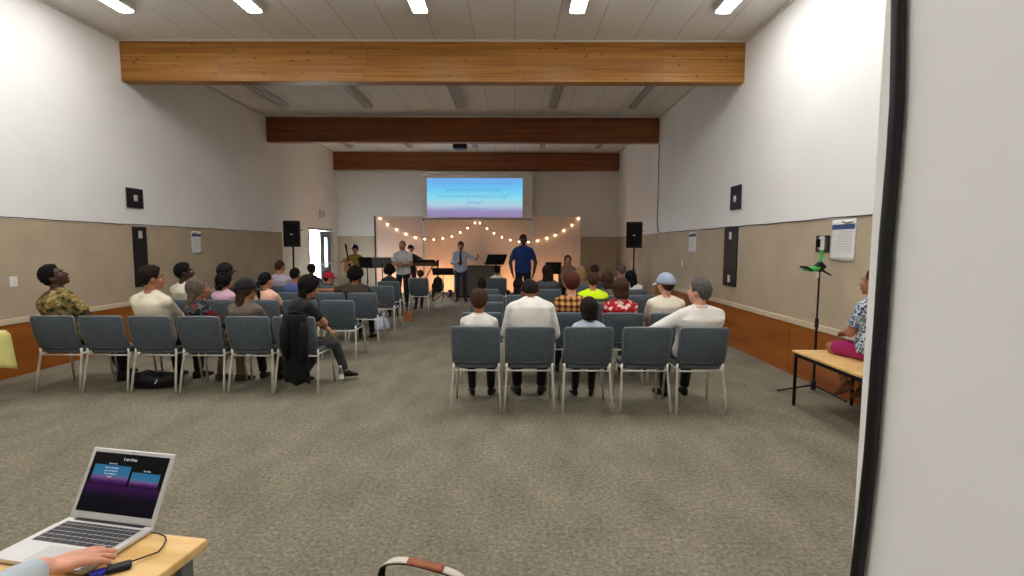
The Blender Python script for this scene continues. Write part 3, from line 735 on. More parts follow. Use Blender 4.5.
# phone tripod
t = empty('phone_tripod', (3.335, 5.58, 0), 'black floor tripod with green clamps holding a phone by the right wall', 'tripod')
MB().cap((0,0,.06), (0,0,.78), .014, .013).build('pole', MT['blackmetal'], t)
MB().cap((0,0,.75), (0,0,1.36), .010, .010).build('inner_pole', MT['blackmetal'], t)
MB().cap((0,0,.74), (0,0,.82), .02, .02).build('collar', MT['black'], t)
MB().cap((0,0,.05), (0,0,.12), .028, .028).build('hub', MT['black'], t)
for e in ((-.37, .03), (.1, .2), (.13, -.36)):
    l = MB().cap((0,0,.085), (e[0], e[1], .014), .011, .009).build('leg', MT['blackmetal'], t)
    MB().ell((e[0], e[1], .014), (.018,0,0), (0,.018,0), (0,0,.013), 10, 6).build('rubber_foot', MT['rubber'], l)
MB().obox((0, 0, 1.40), V((1,0,1)).normalized(), (0,1,0), V((-1,0,1)).normalized(), (.045, .035, .045), .012).build('clamp_head', MT['black'], t)
MB().cap((.02, -.02, 1.36), (.09, -.06, 1.31), .012, .008).build('clamp_handle', MT['black'], t)
MB().tube([(-.02, -.01, 1.385), (-.1, -.02, 1.37), (-.17, -.03, 1.375), (-.2, -.03, 1.37)], [.03, .026, .02, .016], 10).build('green_clamp', MT['green'], t)
MB().tube([(-.1, -.03, 1.36), (-.16, -.045, 1.39), (-.24, -.05, 1.40)], [.014, .016, .012], 8).build('clamp_jaw', MT['black'], t)
MB().tube([(.0, 0, 1.42), (.01, .0, 1.5), (.015, 0, 1.6)], [.02, .018, .016], 8).build('green_arm', MT['green'], t)
MB().box((-.05, -.03, 1.28), (-.02, -.015, 1.345), .003).build('white_tag', MT['whitep'], t)
h = MB().box((-.01, -.02, 1.58), (.028, .02, 1.73), .006).build('phone_holder', MT['whitep'], t)
MB().box((-.05, -.012, 1.61), (-.012, .012, 1.70), .005).build('phone', MT['screenblack'], t)

# ---------------------------------------------------------------- laptop table in the foreground
TZ = .74
tc_ = V((-.917, 1.463, 0)); ta = R(-9)
t = empty('laptop_table', tc_, 'pale wood table under the open laptop, bottom left', 'table', ta)
MB().box((-.54, -.62, TZ-.03), (0, 0, TZ), .006).build('table_top', MT['oak'], t)
MB().box((-.5, -.58, TZ-.09), (-.05, -.05, TZ-.03), .004).build('apron', wood_mat('darker_oak_edge', (150, 104, 54), (176, 128, 70), (190, 142, 84), (3, 22, 3), knots=False), t)
for x in (-.5, -.05):
    for y in (-.57, -.05): MB().box((x-.022, y-.022, 0), (x+.022, y+.022, TZ-.03), .004).build('leg', MT['grey'], t)
pL, pR = on_z(70, 517, TZ+.0155), on_z(153, 527.6, TZ+.0155); pL.z = pR.z = 0
lax = (pR-pL).normalized(); lay = V((-lax.y, lax.x, 0)); lo = (pL+pR)/2
la = math.atan2(lax.y, lax.x)
t = empty('laptop', (lo.x, lo.y, TZ), 'open silver laptop showing song slides on the pale wood table', 'laptop', la)
Wd, Dp, TH = .316, .215, .0155
b = MB(); b.loft([[V((x*Wd/2*k, -Dp/2+y*Dp/2*k, z)) for x, y in ((-1,-1),(1,-1),(1,1),(-1,1))] for z, k in ((.002, .95), (.006, 1), (TH, 1), (TH+.0008, .995))])
b.build('base', MT['alu'], t)
kb = MB(); rows = [(14, .010), (14, .017), (14, .017), (13, .017), (12, .017), (9, .017)]
yy = -.022
for ri, (n_, hh) in enumerate(rows):
    pitch = .272/n_
    for k in range(n_):
        x0_ = -.136+k*pitch; kb.box((x0_+.0012, yy-hh+.0012, TH+.0005), (x0_+pitch-.0012, yy-.0006, TH+.0022), .0008)
    yy -= hh+.0015
kb.build('keyboard', MT['key'], t)
MB().box((-.139, -.125, TH+.0004), (.139, -.0195, TH+.0010)).build('key_well', mat('grey_key_well', (176, 176, 176), .5), t)
MB().box((-.05, -.206, TH+.0005), (.05, -.135, TH+.0013), .0006).build('trackpad', mat('pale_trackpad', (190, 191, 190), .4), t)
MB().box((-.13, -.012, .006), (.13, .004, TH+.002), .003).build('hinge', MT['black'], t)
# lid: from the two upper corners seen in the photo
tl_dir = V((0, .44, .90)).normalized(); LH = .213
nn = V((0, -tl_dir.z, tl_dir.y))
ld = empty if False else None
lid = MB().obox(V((0, .002, TH))+tl_dir*LH/2, (1,0,0), tl_dir, nn, (Wd/2, LH/2, .0035), .003).build('screen_lid', MT['alu'], t)
def onlid(x0, x1, z0, z1, name, m, d, par=None):
    return MB().obox(V(((x0+x1)/2, .002, TH))+tl_dir*(z0+z1)/2+nn*d, (1,0,0), tl_dir, nn, ((x1-x0)/2, (z1-z0)/2, .0004)).build(name, m, par or lid)
onlid(-.143, .143, .022, .2, 'display', MT['screenblack'], .0037)
rotl = (math.atan2(tl_dir.z, tl_dir.y), 0, 0)
def slide(x0, x1, z0, z1, nm):
    o = MB().box((x0, 0, -.0003), (x1, z1-z0, .0003)).build(nm, MT['lap_slide2'], lid); o.location = V((0, .002, TH))+tl_dir*z0+nn*.0044; o.rotation_euler = rotl; return o
MT['lap_slide2'] = emit_grad('laptop_slide_y', [(0, (40, 16, 60)), (.2, (84, 40, 104)), (.36, (130, 96, 150)), (.5, (62, 128, 168)), (1, (52, 122, 168))], .42, axis=1)
slide(-.128, .012, .105, .163, 'slide_preview'); slide(.022, .128, .105, .148, 'slide_preview')
o = MB().box((-.141, 0, -.0003), (.141, .078, .0003)).build('slide_footer', MT['lap_low2'] if 'lap_low2' in MT else emit_grad('laptop_dark_footer', [(0, (12, 10, 18)), (.55, (16, 12, 24)), (1, (52, 20, 66))], .6, axis=1), lid)
o.location = V((0, .002, TH))+tl_dir*.026+nn*.0044; o.rotation_euler = rotl
def lidtext(nm, s, size, x, z):
    p = V((x, .002, TH))+tl_dir*z+nn*.0048; text(nm, s, size, MT['lyric_lap'], p, rotl, lid, ext=.0001)
lidtext('slide_title', 'I am free', .014, 0, .184); lidtext('slide_caption', 'Current slide', .006, -.06, .168); lidtext('slide_caption', 'Next slide', .006, .075, .154)
for k in range(4): lidtext('slide_text', ('Such as I am kneeling', 'grace truth and love', 'Cos you reach out', 'am free')[k], .006, -.06, .155-k*.009)
MB().ell(V((0, .002, TH))+tl_dir*.207+nn*.004, (.002,0,0), (0,.002,0), (0,0,.002), 8, 5).build('webcam', MT['black'], lid)
# dongle with its cable
dx = on_z(119, 566.5, TZ+.01)
t = empty('video_adapter', (dx.x, dx.y, TZ), 'black video adapter beside the laptop on the pale table', 'adapter', R(33))
MB().box((-.028, -.016, 0.001), (.028, .016, .016), .005).build('body', MT['black'], t)
MB().box((-.062, -.013, .002), (-.028, .013, .014), .004).build('plug', mat('blue_plug', (40, 52, 170), .4), t)
MB().tube([(-.062, 0, .008), (-.1, -.01, .008), (-.17, -.06, .008), (-.3, -.2, .006)], .005, 8).build('video_cable', MT['black'], t)
c0 = on_z(157, 533, TZ+.01); c1 = on_z(166, 540, TZ+.006); c2 = on_z(158, 552, TZ+.006); c3 = on_z(130, 562, TZ+.009)
cable('adapter_cable', [c0+V((-.02,0,0)), c0, c1.lerp(c0, .4)+V((.006,.004,0)), c1, c1.lerp(c2, .5)+V((.004, -.002, 0)), c2, c2.lerp(c3, .5), c3], .0022, 'thin black cable looping from the laptop to its adapter')

# ---------------------------------------------------------------- tote bag at the bottom edge
t = empty('tote_bag', (-.357, 1.765, -.0), 'bag with a white strap and brown leather grip at the bottom edge', 'bag', R(-8))
b = MB(); rings = []
for z, k in ((0, .9), (.02, 1), (.2, 1.03), (.28, 1.0), (.325, .95), (.34, .85)):
    rings.append([V((math.copysign(abs(math.cos(a*R(15)))**.6, math.cos(a*R(15)))*.24*k, math.copysign(abs(math.sin(a*R(15)))**.6, math.sin(a*R(15)))*.11*k, z)) for a in range(24)])
b.loft(rings).build('body', mat('black_canvas', (20, 20, 24), .85, bump=.2, bscale=200), t, True)
MT['strap'] = mat('cream_webbing', (214, 208, 194), .8, bump=.2, bscale=300)
for sy in (1, -1):
    pth = [(-.19, sy*.112, .16), (-.185, sy*.113, .30), (-.165, sy*.1+.0, .375), (-.11, sy*.085, .413), (-.04, sy*.08, .419), (.04, sy*.08, .407), (.12, sy*.085, .385), (.165, sy*.1, .345), (.18, sy*.113, .285), (.185, sy*.112, .16)]
    if sy < 0: pth = [(x, y, z if z < .31 else .31-(z-.31)*.2) for x, y, z in pth]
    def cr(i, f):
        a, b_, c_, d_ = (V(pth[max(0, min(9, i+k))]) for k in (-1, 0, 1, 2))
        return .5*(2*b_+(c_-a)*f+(2*a-5*b_+4*c_-d_)*f*f+(3*b_-a-3*c_+d_)*f**3)
    sm = [cr(i, f/6) for i in range(9) for f in range(6)]+[V(pth[9])]; g1 = []
    for i, p in enumerate(sm):
        f = max(0, min(1, (min(i, len(sm)-1-i)-7)/10)); s_ = (V((.016, 0, 0))*(1-f)+V((0, .018, 0))*f)
        g1.append([p-s_, p+s_])
    st = MB().sheet(g1, .005).build('strap', MT['strap'], t, True)
    ln = MB(); g2 = []
    for i, p in enumerate(sm):
        td = (sm[min(i+1, len(sm)-1)]-sm[max(i-1, 0)]).normalized(); nv = V((td.z, 0, -td.x))
        sd_ = (g1[i][1]-g1[i][0])*.5; g2.append([p+nv*.0055-sd_, p+nv*.0055+sd_])
    ln.sheet(g2, .004).build('strap_lining', MT['rubber'], st, True)
    q = [[V((x, sy*.08+w_, (.4225)-.14*max(0, x+.04)*1.0+(-.0 if abs(w_) < .02 else -.006))) for w_ in (-.021, -.012, .012, .021)] for x in (-.055, -.03, 0, .03, .06, .085)]
    if sy > 0: MB().sheet(q, .008).build('grip', MT['leather'], t, True)

# ---------------------------------------------------------------- people
SK = {}
def skin(k):
    if k not in SK:
        c = {'pale': (206, 160, 136), 'tan': (176, 122, 92), 'olive': (160, 108, 78), 'brown': (112, 70, 50), 'dark': (66, 42, 34), 'pink': (214, 158, 134)}[k]
        SK[k] = mat('skin_'+k, c, .55, spec=.35, var=.05, vscale=25)
    return SK[k]
HM = {}
def hairm(k):
    if k not in HM:
        c = {'black': (17, 15, 15), 'dark': (32, 24, 20), 'brown': (62, 42, 30), 'auburn': (74, 40, 26), 'fair': (150, 116, 78), 'grey': (112, 108, 104), 'greybrown': (92, 82, 72), 'salt': (84, 82, 80)}[k]
        m = mat('hair_'+k, c, .7, spec=.12, var=.3, vscale=30, stretch=(3, 3, .6), bump=.5, bscale=90); HM[k] = m
    return HM[k]
CM = {}
def cloth(rgb, name=None):
    if rgb not in CM: CM[rgb] = mat(name or 'plain_cloth', rgb, .85, var=.03, vscale=10, bump=.12, bscale=220, sheen=.1)
    return CM[rgb]
def camo():
    m = mat('camouflage_cloth', (110, 100, 60), .85); b = m.node_tree.nodes['Principled BSDF']
    n = nd(m, 'ShaderNodeTexNoise'); n.inputs['Scale'].default_value = 19; n.inputs['Detail'].default_value = 3; lk(m, coords(m), n.inputs['Vector'])
    r = ramp(m, [(0, (48, 44, 28)), (.41, (106, 98, 54)), (.48, (134, 120, 70)), (.53, (118, 80, 46)), (.57, (160, 132, 58)), (.61, (178, 170, 140)), (.66, (78, 78, 50))], 'CONSTANT')
    lk(m, n.outputs['Fac'], r.inputs[0]); lk(m, r.outputs[0], b.inputs['Base Color']); return m
def plaid():
    m = mat('plaid_cloth', (150, 100, 50), .85); b = m.node_tree.nodes['Principled BSDF']; s = coords(m)
    sp = nd(m, 'ShaderNodeSeparateXYZ'); lk(m, s, sp.inputs[0]); outs = []
    for ax in (0, 2):
        a = nd(m, 'ShaderNodeMath'); a.operation = 'MULTIPLY'; a.inputs[1].default_value = 15; lk(m, sp.outputs[ax], a.inputs[0])
        f = nd(m, 'ShaderNodeMath'); f.operation = 'FRACT'; lk(m, a.outputs[0], f.inputs[0])
        g = nd(m, 'ShaderNodeMath'); g.operation = 'GREATER_THAN'; g.inputs[1].default_value = .52; lk(m, f.outputs[0], g.inputs[0]); outs.append(g.outputs[0])
    ad = nd(m, 'ShaderNodeMath'); ad.operation = 'ADD'; lk(m, outs[0], ad.inputs[0]); lk(m, outs[1], ad.inputs[1])
    dv = nd(m, 'ShaderNodeMath'); dv.operation = 'DIVIDE'; dv.inputs[1].default_value = 2; lk(m, ad.outputs[0], dv.inputs[0])
    r = ramp(m, [(0, (206, 160, 92)), (.4, (140, 82, 44)), (.8, (44, 26, 22))], 'CONSTANT'); lk(m, dv.outputs[0], r.inputs[0]); lk(m, r.outputs[0], b.inputs['Base Color']); return m
def spots(name, base, spot, sc, th=.33):
    m = mat(name, base, .85); b = m.node_tree.nodes['Principled BSDF']
    v = nd(m, 'ShaderNodeTexVoronoi'); v.inputs['Scale'].default_value = sc; v.inputs['Randomness'].default_value = 1
    n = nd(m, 'ShaderNodeTexNoise'); n.inputs['Scale'].default_value = 40; lk(m, coords(m), n.inputs['Vector'])
    mx = nd(m, 'ShaderNodeVectorMath'); mx.operation = 'MULTIPLY_ADD'; mx.inputs[1].default_value = (.05, .05, .05); lk(m, n.outputs['Color'], mx.inputs[0]); lk(m, coords(m), mx.inputs[2])
    lk(m, mx.outputs[0], v.inputs['Vector'])
    r = ramp(m, [(0, spot), (th, base)], 'CONSTANT'); lk(m, v.outputs['Distance'], r.inputs[0]); lk(m, r.outputs[0], b.inputs['Base Color']); return m
def patches(name, cols, sc):
    m = mat(name, cols[0], .85); b = m.node_tree.nodes['Principled BSDF']
    n = nd(m, 'ShaderNodeTexNoise'); n.inputs['Scale'].default_value = sc; n.inputs['Detail'].default_value = 2; lk(m, coords(m), n.inputs['Vector'])
    k = len(cols); r = ramp(m, [(0 if i == 0 else .36+.28*i/k, c) for i, c in enumerate(cols)], 'CONSTANT')
    lk(m, n.outputs['Fac'], r.inputs[0]); lk(m, r.outputs[0], b.inputs['Base Color']); return m
EYE_W = mat('eye_white', (206, 198, 190), .5, spec=.2); EYE_D = mat('dark_iris', (28, 18, 14), .2, spec=.6)
LIP = mat('lip_skin', (150, 84, 74), .5)
SHOE = mat('black_shoe', (20, 19, 20), .5); SOLE = mat('shoe_sole', (60, 58, 56), .7)
WR = bpy.data.textures.new('cloth_folds', 'CLOUDS'); WR.noise_scale = .11; WR.noise_depth = 1

def remesh(o, vox, sm, wrinkle=0):
    m = o.modifiers.new('r', 'REMESH'); m.mode = 'VOXEL'; m.voxel_size = vox; m.use_smooth_shade = True
    if sm: s = o.modifiers.new('s', 'SMOOTH'); s.factor = .5; s.iterations = sm
    if wrinkle:
        d = o.modifiers.new('d', 'DISPLACE'); d.texture = WR; d.strength = wrinkle; d.mid_level = .5; d.texture_coords = 'LOCAL'
    BAKE.append(o)
def ik(a, tgt, l1, l2, hint):
    a, tgt = V(a), V(tgt); d = tgt-a; L = max(.02, min(d.length, (l1+l2)*.995)); d = d.normalized(); tgt = a+d*L
    x = (l1*l1-l2*l2+L*L)/(2*L); h = math.sqrt(max(0, l1*l1-x*x)); hv = V(hint); hv = hv-d*hv.dot(d)
    hv = hv.normalized() if hv.length > 1e-6 else d.orthogonal().normalized()
    return a+d*x+hv*h, tgt
def rot(ax, deg): return M3.Rotation(R(deg), 3, ax)

SECT = [(-.20,.09,.085,0), (-.09,.155,.115,-.005), (.05,.168,.122,-.01), (.25,.152,.112,.0), (.45,.148,.106,.0), (.65,.165,.115,-.008), (.78,.165,.110,-.018), (.87,.135,.092,-.02), (.94,.098,.074,-.012), (1.02,.062,.058,.0)]
SPOTS = []
def hand(b, w, fd, pn, side, s, curl=25, spread=1.0, thumb=None, curls=None):
    """w wrist; fd finger direction; pn palm normal (palm side); side +1 right hand"""
    fd = V(fd).normalized(); pn = V(pn); pn = (pn-fd*pn.dot(fd)).normalized(); th = fd.cross(pn)*side   # towards the thumb
    th = th.normalized()
    kn = []
    for i, off in enumerate((.030, .010, -.010, -.029)):
        k = w+fd*(.088-.006*abs(i-1))*s+th*off*s; kn.append(k)
        b.cap(w+fd*.008*s+th*off*.55*s, k, .0135*s, .0115*s, 8)
    b.cap(w+fd*.03*s+th*.012*s+pn*.006*s, w+fd*.07*s+pn*.006*s, .015*s, .013*s, 8)
    b.cap(w+fd*.03*s-th*.014*s+pn*.006*s, w+fd*.07*s-th*.014*s+pn*.006*s, .015*s, .012*s, 8)
    for i, (k, L) in enumerate(zip(kn, (.072, .080, .074, .058))):
        c = (curls[i] if curls else curl)*(1+.08*i); d = (fd+th*(.10-.07*i)*spread).normalized(); p = k
        ax = d.cross(pn).normalized()
        for seg, (fr, r0, r1) in enumerate(((.45, .0098, .0090), (.30, .0090, .0084), (.25, .0084, .0072))):
            d = M3.Rotation(R(c*(.8 if seg == 0 else 1.0)), 3, ax) @ d
            q = p+d*L*fr*s; b.cap(p, q, r0*s, r1*s, 8); p = q
    t0 = w+fd*.022*s+th*.022*s+pn*.008*s
    td = V(thumb).normalized() if thumb else (fd*.62+th*.72+pn*.3).normalized()
    t1 = t0+td*.042*s; t2 = t1+(td*.7+fd*.5+pn*.12).normalized()*.032*s; t3 = t2+(td*.45+fd*.7+pn*.15).normalized()*.026*s
    b.cap(t0, t1, .0165*s, .0125*s, 8); b.cap(t1, t2, .0122*s, .0105*s, 8); b.cap(t2, t3, .0105*s, .0085*s, 8)

def person(x, y, yaw, label, pose='sit', s=1.0, girth=1.0, sw=1.0, sk='tan', hair=('short', 'black'), head=(0, 0, 0), lean=-7, side=0, twist=0,
           shirt=None, sleeve='short', pants=None, cover=1.0, arms=None, legs=None, feet=None, vox=.0095, group='people in the hall', hz=None, seat=.465,
           cap=None, hunch=0, neck=1.0, barefoot=False, collar=False, skirt=False, shoe=None, hs=None, elbow=None, facefeat=True, headfwd=.0):
    hs = (hs or s**.45)*1.09
    skm = skin(sk); B = MB(); SH = MB(); PA = MB(); capk = .3 if cap else 1.0
    hip = V((0, 0, hz if hz else (seat+.09*s*girth**.3 if pose == 'sit' else .92*s)))
    if pose == 'sit': hip.y = -.055
    Lt = .54*s
    Ub = rot('X', -lean) @ (rot('Y', side) @ V((0,0,1)))
    def fr(t):
        u = max(0, t); bend = -lean-hunch*u*1.0
        U = rot('X', bend) @ (rot('Y', side*(.6+.6*u)) @ V((0,0,1)))
        q = rot('Z', twist*u); r_ = q @ V((1,0,0)); r_ = (r_-U*r_.dot(U)).normalized(); return U, r_, U.cross(r_)
    cs = {}
    def cen(t):
        # integrate the spine
        n = 12; p = hip.copy()
        if t <= 0: return p+fr(0)[0]*t*Lt
        for i in range(n): p += fr(t*(i+.5)/n)[0]*(t*Lt/n)
        return p
    def torso(mb, t0, t1, infl, kx=1, n=20, scl=1):
        rings = []
        ts = sorted({t0, t1} | {q[0] for q in SECT if t0 < q[0] < t1})
        for t in ts:
            for a, b_ in zip(SECT, SECT[1:]):
                if a[0] <= t <= b_[0]+1e-9:
                    f = (t-a[0])/(b_[0]-a[0]); rx, ry, yo = (a[i]+(b_[i]-a[i])*f for i in (1, 2, 3)); break
            U, rr, ff = fr(t); c = cen(t)+ff*yo*s; g = girth if t < .82 else 1+(girth-1)*.5
            shw = sw if t > .6 else 1
            rings.append([c+rr*math.cos(2*math.pi*k/n)*(rx*s*g*kx*scl*shw+infl)+ff*math.sin(2*math.pi*k/n)*(ry*s*g*scl+infl) for k in range(n)])
        mb.loft(rings)
    torso(B, -.2, 1.02, 0, scl=.93)
    # head frame
    U, rr, ff = fr(1.0); nb = cen(1.0)
    hq = rot('Z', twist+head[0]) @ rot('X', -lean*0-hunch*.4+head[1]) @ rot('Y', head[2])
    hx, hy, hzv = hq @ V((1,0,0)), hq @ V((0,1,0)), hq @ V((0,0,1))
    ndir = (U*.6+V((0,0,1))*.4).normalized()
    hc = nb+ndir*.062*s*neck+hzv*.072*hs+V((0,1,0))*(.018+headfwd)*hs+hy*.012*hs
    P = lambda a, b_, c: hc+(hx*a+hy*b_+hzv*c)*hs
    B.cap(nb-U*.05*s, P(0, -.022, -.045), .057*s*neck**.5, .052*hs, 14)
    def E(c, r): B.ell(P(*c), hx*r[0]*hs, hy*r[1]*hs, hzv*r[2]*hs, 18, 12)
    E((0,-.012,.02), (.074,.092,.096)); E((0,.026,-.03), (.060,.062,.078)); E((0,.03,-.072), (.047,.050,.036)); E((0,.066,-.094), (.019,.017,.016))
    B.cap(P(0,.082,.014), P(0,.106,-.028), .0085*hs, .0125*hs, 10); E((-.012,.094,-.03), (.011,.011,.009)); E((.012,.094,-.03), (.011,.011,.009))
    E((0,.070,.030), (.048,.019,.012))
    for q in (-1, 1): E((q*.040,.058,-.022), (.022,.022,.020)); E((q*.0765,-.008,-.014), (.010,.019,.031)); E((q*.082,-.016,-.006), (.007,.012,.022))
    E((0,.082,-.058), (.022,.012,.0075)); E((0,.081,-.068), (.019,.012,.0075))
    # arms
    U8, r8, f8 = fr(.85); sh = {}
    hands = {}
    for q, nm in ((-1, 'L'), (1, 'R')):
        sj = cen(.80)+r8*q*.172*s*sw*girth**.3-f8*.012*s; sh[nm] = sj
        B.cap(cen(.91)+r8*q*.045*s, sj, .056*s, .058*s)
        ar = (arms or {}).get(nm, {})
        if 'hand' in ar: tg = V(ar['hand'])
        elif pose == 'sit': tg = hip+V((q*.13*s, .34*s, .085*s))
        else: tg = hip+V((q*.23*s, .06*s, -.05*s))
        hint = ar.get('elbow', (q*.7, -.6, -.5) if pose == 'sit' else (q*.5, -1, 0))
        el, wr = ik(sj, tg, .285*s, .255*s, hint)
        gk = girth**.5
        B.cap(sj, el, .053*s*gk, .041*s*gk); B.cap(el, wr, .042*s*gk, .028*s, 12)
        fd = ar.get('fd', (wr-el).normalized()); pn = ar.get('pn', (0, 0, -1) if pose == 'sit' else (-q, 0, 0))
        if abs(V(fd).normalized().dot(V(pn).normalized())) > .95: pn = (-q, .3, 0)
        hand(B, wr, fd, pn, q, s*ar.get('size', 1), ar.get('curl', 22), spread=ar.get('spread', 1), curls=ar.get('curls'), thumb=ar.get('thumb')); hands[nm] = (el, wr)
        if shirt:
            SH.cap(cen(.925)+r8*q*.045*s, sj, .064*s, .068*s*gk)
            if sleeve == 'short': e = sj.lerp(el, .72); SH.cap(sj, e, .068*s*gk, .062*s*gk, 14, flat1=True)
            elif sleeve == 'none': SH.cap(sj, sj.lerp(el, .1), .064*s*gk, .06*s*gk, 14, flat1=True)
            else:
                SH.cap(sj, el, .066*s*gk, .053*s*gk, 14); SH.cap(el, el.lerp(wr, .9), .053*s*gk, .036*s, 14, flat1=True)
    # legs
    knees = {}
    for q, nm in ((-1, 'L'), (1, 'R')):
        hj = hip+V((q*.088*s, 0, -.015*s)); lg = (legs or {}).get(nm, {})
        if 'ankle' in lg: an = V(lg['ankle'])
        elif pose == 'sit': an = V((q*.13*s, .40*s, .085))
        else: an = V((q*.095*s, -.02, .085*s))
        kn, an = ik(hj, an, .43*s, .415*s, lg.get('knee', (q*.12, .5, 1) if pose == 'sit' else (q*.1, 1, 0)))
        knees[nm] = (hj, kn, an); g = girth**.6
        B.cap(hj, kn, .078*s*g*.93, .052*s); B.cap(kn, kn.lerp(an, .35), .052*s, .053*s); B.cap(kn.lerp(an, .35), an, .053*s, .036*s)
        if pants:
            PA.cap(hip+V((q*.06*s, -.01, .0)), hj, .10*s*g, .092*s*g)
            if cover >= .5:
                PA.cap(hj, kn, .094*s*g, .066*s); fz = an.lerp(kn, 1-min(1, (cover-.5)*2)) if cover < 1 else kn.lerp(an, .96)
                PA.cap(kn, kn.lerp(fz, .4), .066*s, .064*s); PA.cap(kn.lerp(fz, .4), fz, .064*s, .054*s, 14, flat1=True)
            else:
                PA.cap(hj, hj.lerp(kn, min(1, cover*2)), .096*s*g, .078*s, 14, flat1=True)
        fdir = V(lg.get('foot', (q*.22, 1, 0 if an.z < .12 else lg.get('fz', -.25)))).normalized(); sd = fdir.cross(V((0,0,1))).normalized(); up = sd.cross(fdir)
        base = an-up*.045*s
        B.cap(an, base+fdir*.02*s, .036*s, .034*s); B.cap(base, base+fdir*.13*s-up*.01*s, .034*s, .026*s)
        lg['_'] = 0
        F = MB(); rings = []
        for (o_, wx, hh, zc) in ((-.075, .022, .022, .0), (-.065, .034, .05, .012), (-.02, .038, .062, .02), (.04, .041, .05, .008), (.10, .048, .034, -.008), (.155, .046, .026, -.014), (.185, .034, .018, -.018), (.197, .015, .01, -.02)):
            c = base+fdir*o_*s+up*(zc-.002)*s; rg = []
            for k in range(14):
                a = 2*math.pi*k/14; vy = math.sin(a)*hh; vy = max(vy, -.042-zc+.002+.0)
                rg.append(c+sd*math.cos(a)*wx*s+up*vy*s)
            rings.append(rg)
        F.loft(rings); lg['shoe'] = F
        knees[nm] = knees[nm]+(F,)
    if pants: torso(PA, -.17, .08, .009)
    if shirt:
        torso(SH, -.06 if pose == 'sit' else -.15, .985, .021)
    bo = B.build('person', skm); remesh(bo, vox, 3)
    bo.location = (x, y, 0); bo.rotation_euler = (0, 0, R(yaw)); tag(bo, label, 'person', group)
    if shirt: o = SH.build('shirt', shirt, bo); remesh(o, vox*1.15, 5, .016*s)
    if shirt and collar:
        rg = []
        c0_ = cen(.955)+ff*.004; cr = MB()
        cr.loft([[c0_+U*h*s+rr*math.cos(2*math.pi*k/20)*(.072+w_)*s+ff*math.sin(2*math.pi*k/20)*(.070+w_)*s for k in range(20)] for h, w_ in ((-.02, .012), (.035, .004), (.042, -.002), (.03, -.008), (-.02, -.004))], False)
        cr.build('collar', shirt, bo, True)
    if pants: o = PA.build('skirt' if skirt else ('shorts' if cover < .7 else 'trousers'), pants, bo); remesh(o, vox*1.15, 4, .01*s)
    if not barefoot:
        for nm in 'LR': knees[nm][3].build('shoe', shoe or SHOE, bo, True)
    # eyes, brows, lips
    if facefeat:
        for q in (-1, 1):
            e = MB().ell(P(q*.029,.0715,.008), hx*.0120*hs, hy*.0105*hs, hzv*.0068*hs, 12, 8); e.build('eye', EYE_W, bo, True)
            i_ = MB().ell(P(q*.029,.0797,.008), hx*.0062*hs, hy*.004*hs, hzv*.0062*hs, 10, 6); i_.build('iris', EYE_D, bo, True)
            MB().tube([P(q*.013,.090,.029), P(q*.03,.091,.034), P(q*.048,.078,.030)], [.0035*hs, .0045*hs, .003*hs], 6).build('eyebrow', hairm(hair[1]), bo, True)
        MB().ell(P(0,.0905,-.0625), hx*.022*hs, hy*.006*hs, hzv*.0075*hs, 12, 6).build('lips', LIP if sk not in ('dark', 'brown') else mat('dark_lip', (92, 50, 46), .5), bo, True)
    # hair
    st, hm_ = hair[0], hairm(hair[1])
    if st != 'none':
        keys = {'short': [(0, 40), (40, 33), (58, 8), (70, -14), (84, -4), (100, -6), (114, -32), (136, -54), (180, -64)],
                'buzz': [(0, 40), (40, 36), (60, 10), (72, -8), (86, 0), (102, -4), (116, -28), (138, -50), (180, -58)],
                'bald': [(0, 66), (40, 58), (62, 26), (80, 4), (104, -4), (118, -30), (138, -50), (180, -58)],
                'long': [(0, 44), (35, 36), (58, -20), (75, -52), (100, -62), (130, -66), (180, -66)],
                'bob': [(0, 38), (35, 28), (58, -18), (75, -50), (100, -62), (130, -64), (180, -64)],
                'tied': [(0, 42), (40, 36), (62, 8), (80, -2), (104, -8), (118, -34), (140, -52), (180, -60)],
                'afro': [(0, 40), (40, 28), (60, -8), (80, -30), (105, -40), (130, -52), (180, -56)]}[st if st in ('short','buzz','bald','long','bob','tied','afro') else 'short']
        th = {'short': .022, 'buzz': .009, 'bald': .005, 'long': .02, 'bob': .026, 'tied': .012, 'afro': .055}[st]
        def line(a):
            a = abs(a)
            for (a0, e0), (a1, e1) in zip(keys, keys[1:]):
                if a <= a1: return e0+(e1-e0)*(a-a0)/(a1-a0)
            return keys[-1][1]
        H = MB(); NA, NE = 44, 14; outer, inner = [], []
        C0 = V((0,-.012,.02)); rad = V((.0755,.0935,.0975))
        seed = hash(label) % 97
        for e_ in range(NE+1):
            ro, ri = [], []
            for a_ in range(NA):
                az = -180+360*a_/NA; lo = line(az); el = 88-(88-lo)*e_/NE
                d = V((math.sin(R(az))*math.cos(R(el)), math.cos(R(az))*math.cos(R(el)), math.sin(R(el))))
                base_ = C0+V((d.x*rad.x, d.y*rad.y, d.z*rad.z))
                k = min(1, (NE-e_)/3+.18) if st not in ('bob', 'long') else min(1, (NE-e_)/2+.5)
                nz = noise.noise((d*(9 if st == 'afro' else 5)+V((seed,0,0))))*(.016 if st == 'afro' else .006)
                fine = noise.noise(d*24+V((0,seed,0)))*(.008 if st == 'afro' else .003)
                tt = th*k*(1.0 if st != 'short' else .72+.38*max(0, min(1, (el+20)/70)))
                ro.append(P(*(base_+d*(tt+(nz+fine)*k)*(capk if el > 5 else 1)))); ri.append(P(*(base_-d*.012)))
            outer.append(ro); inner.append(ri)
        H.loft(outer+inner[::-1], True)
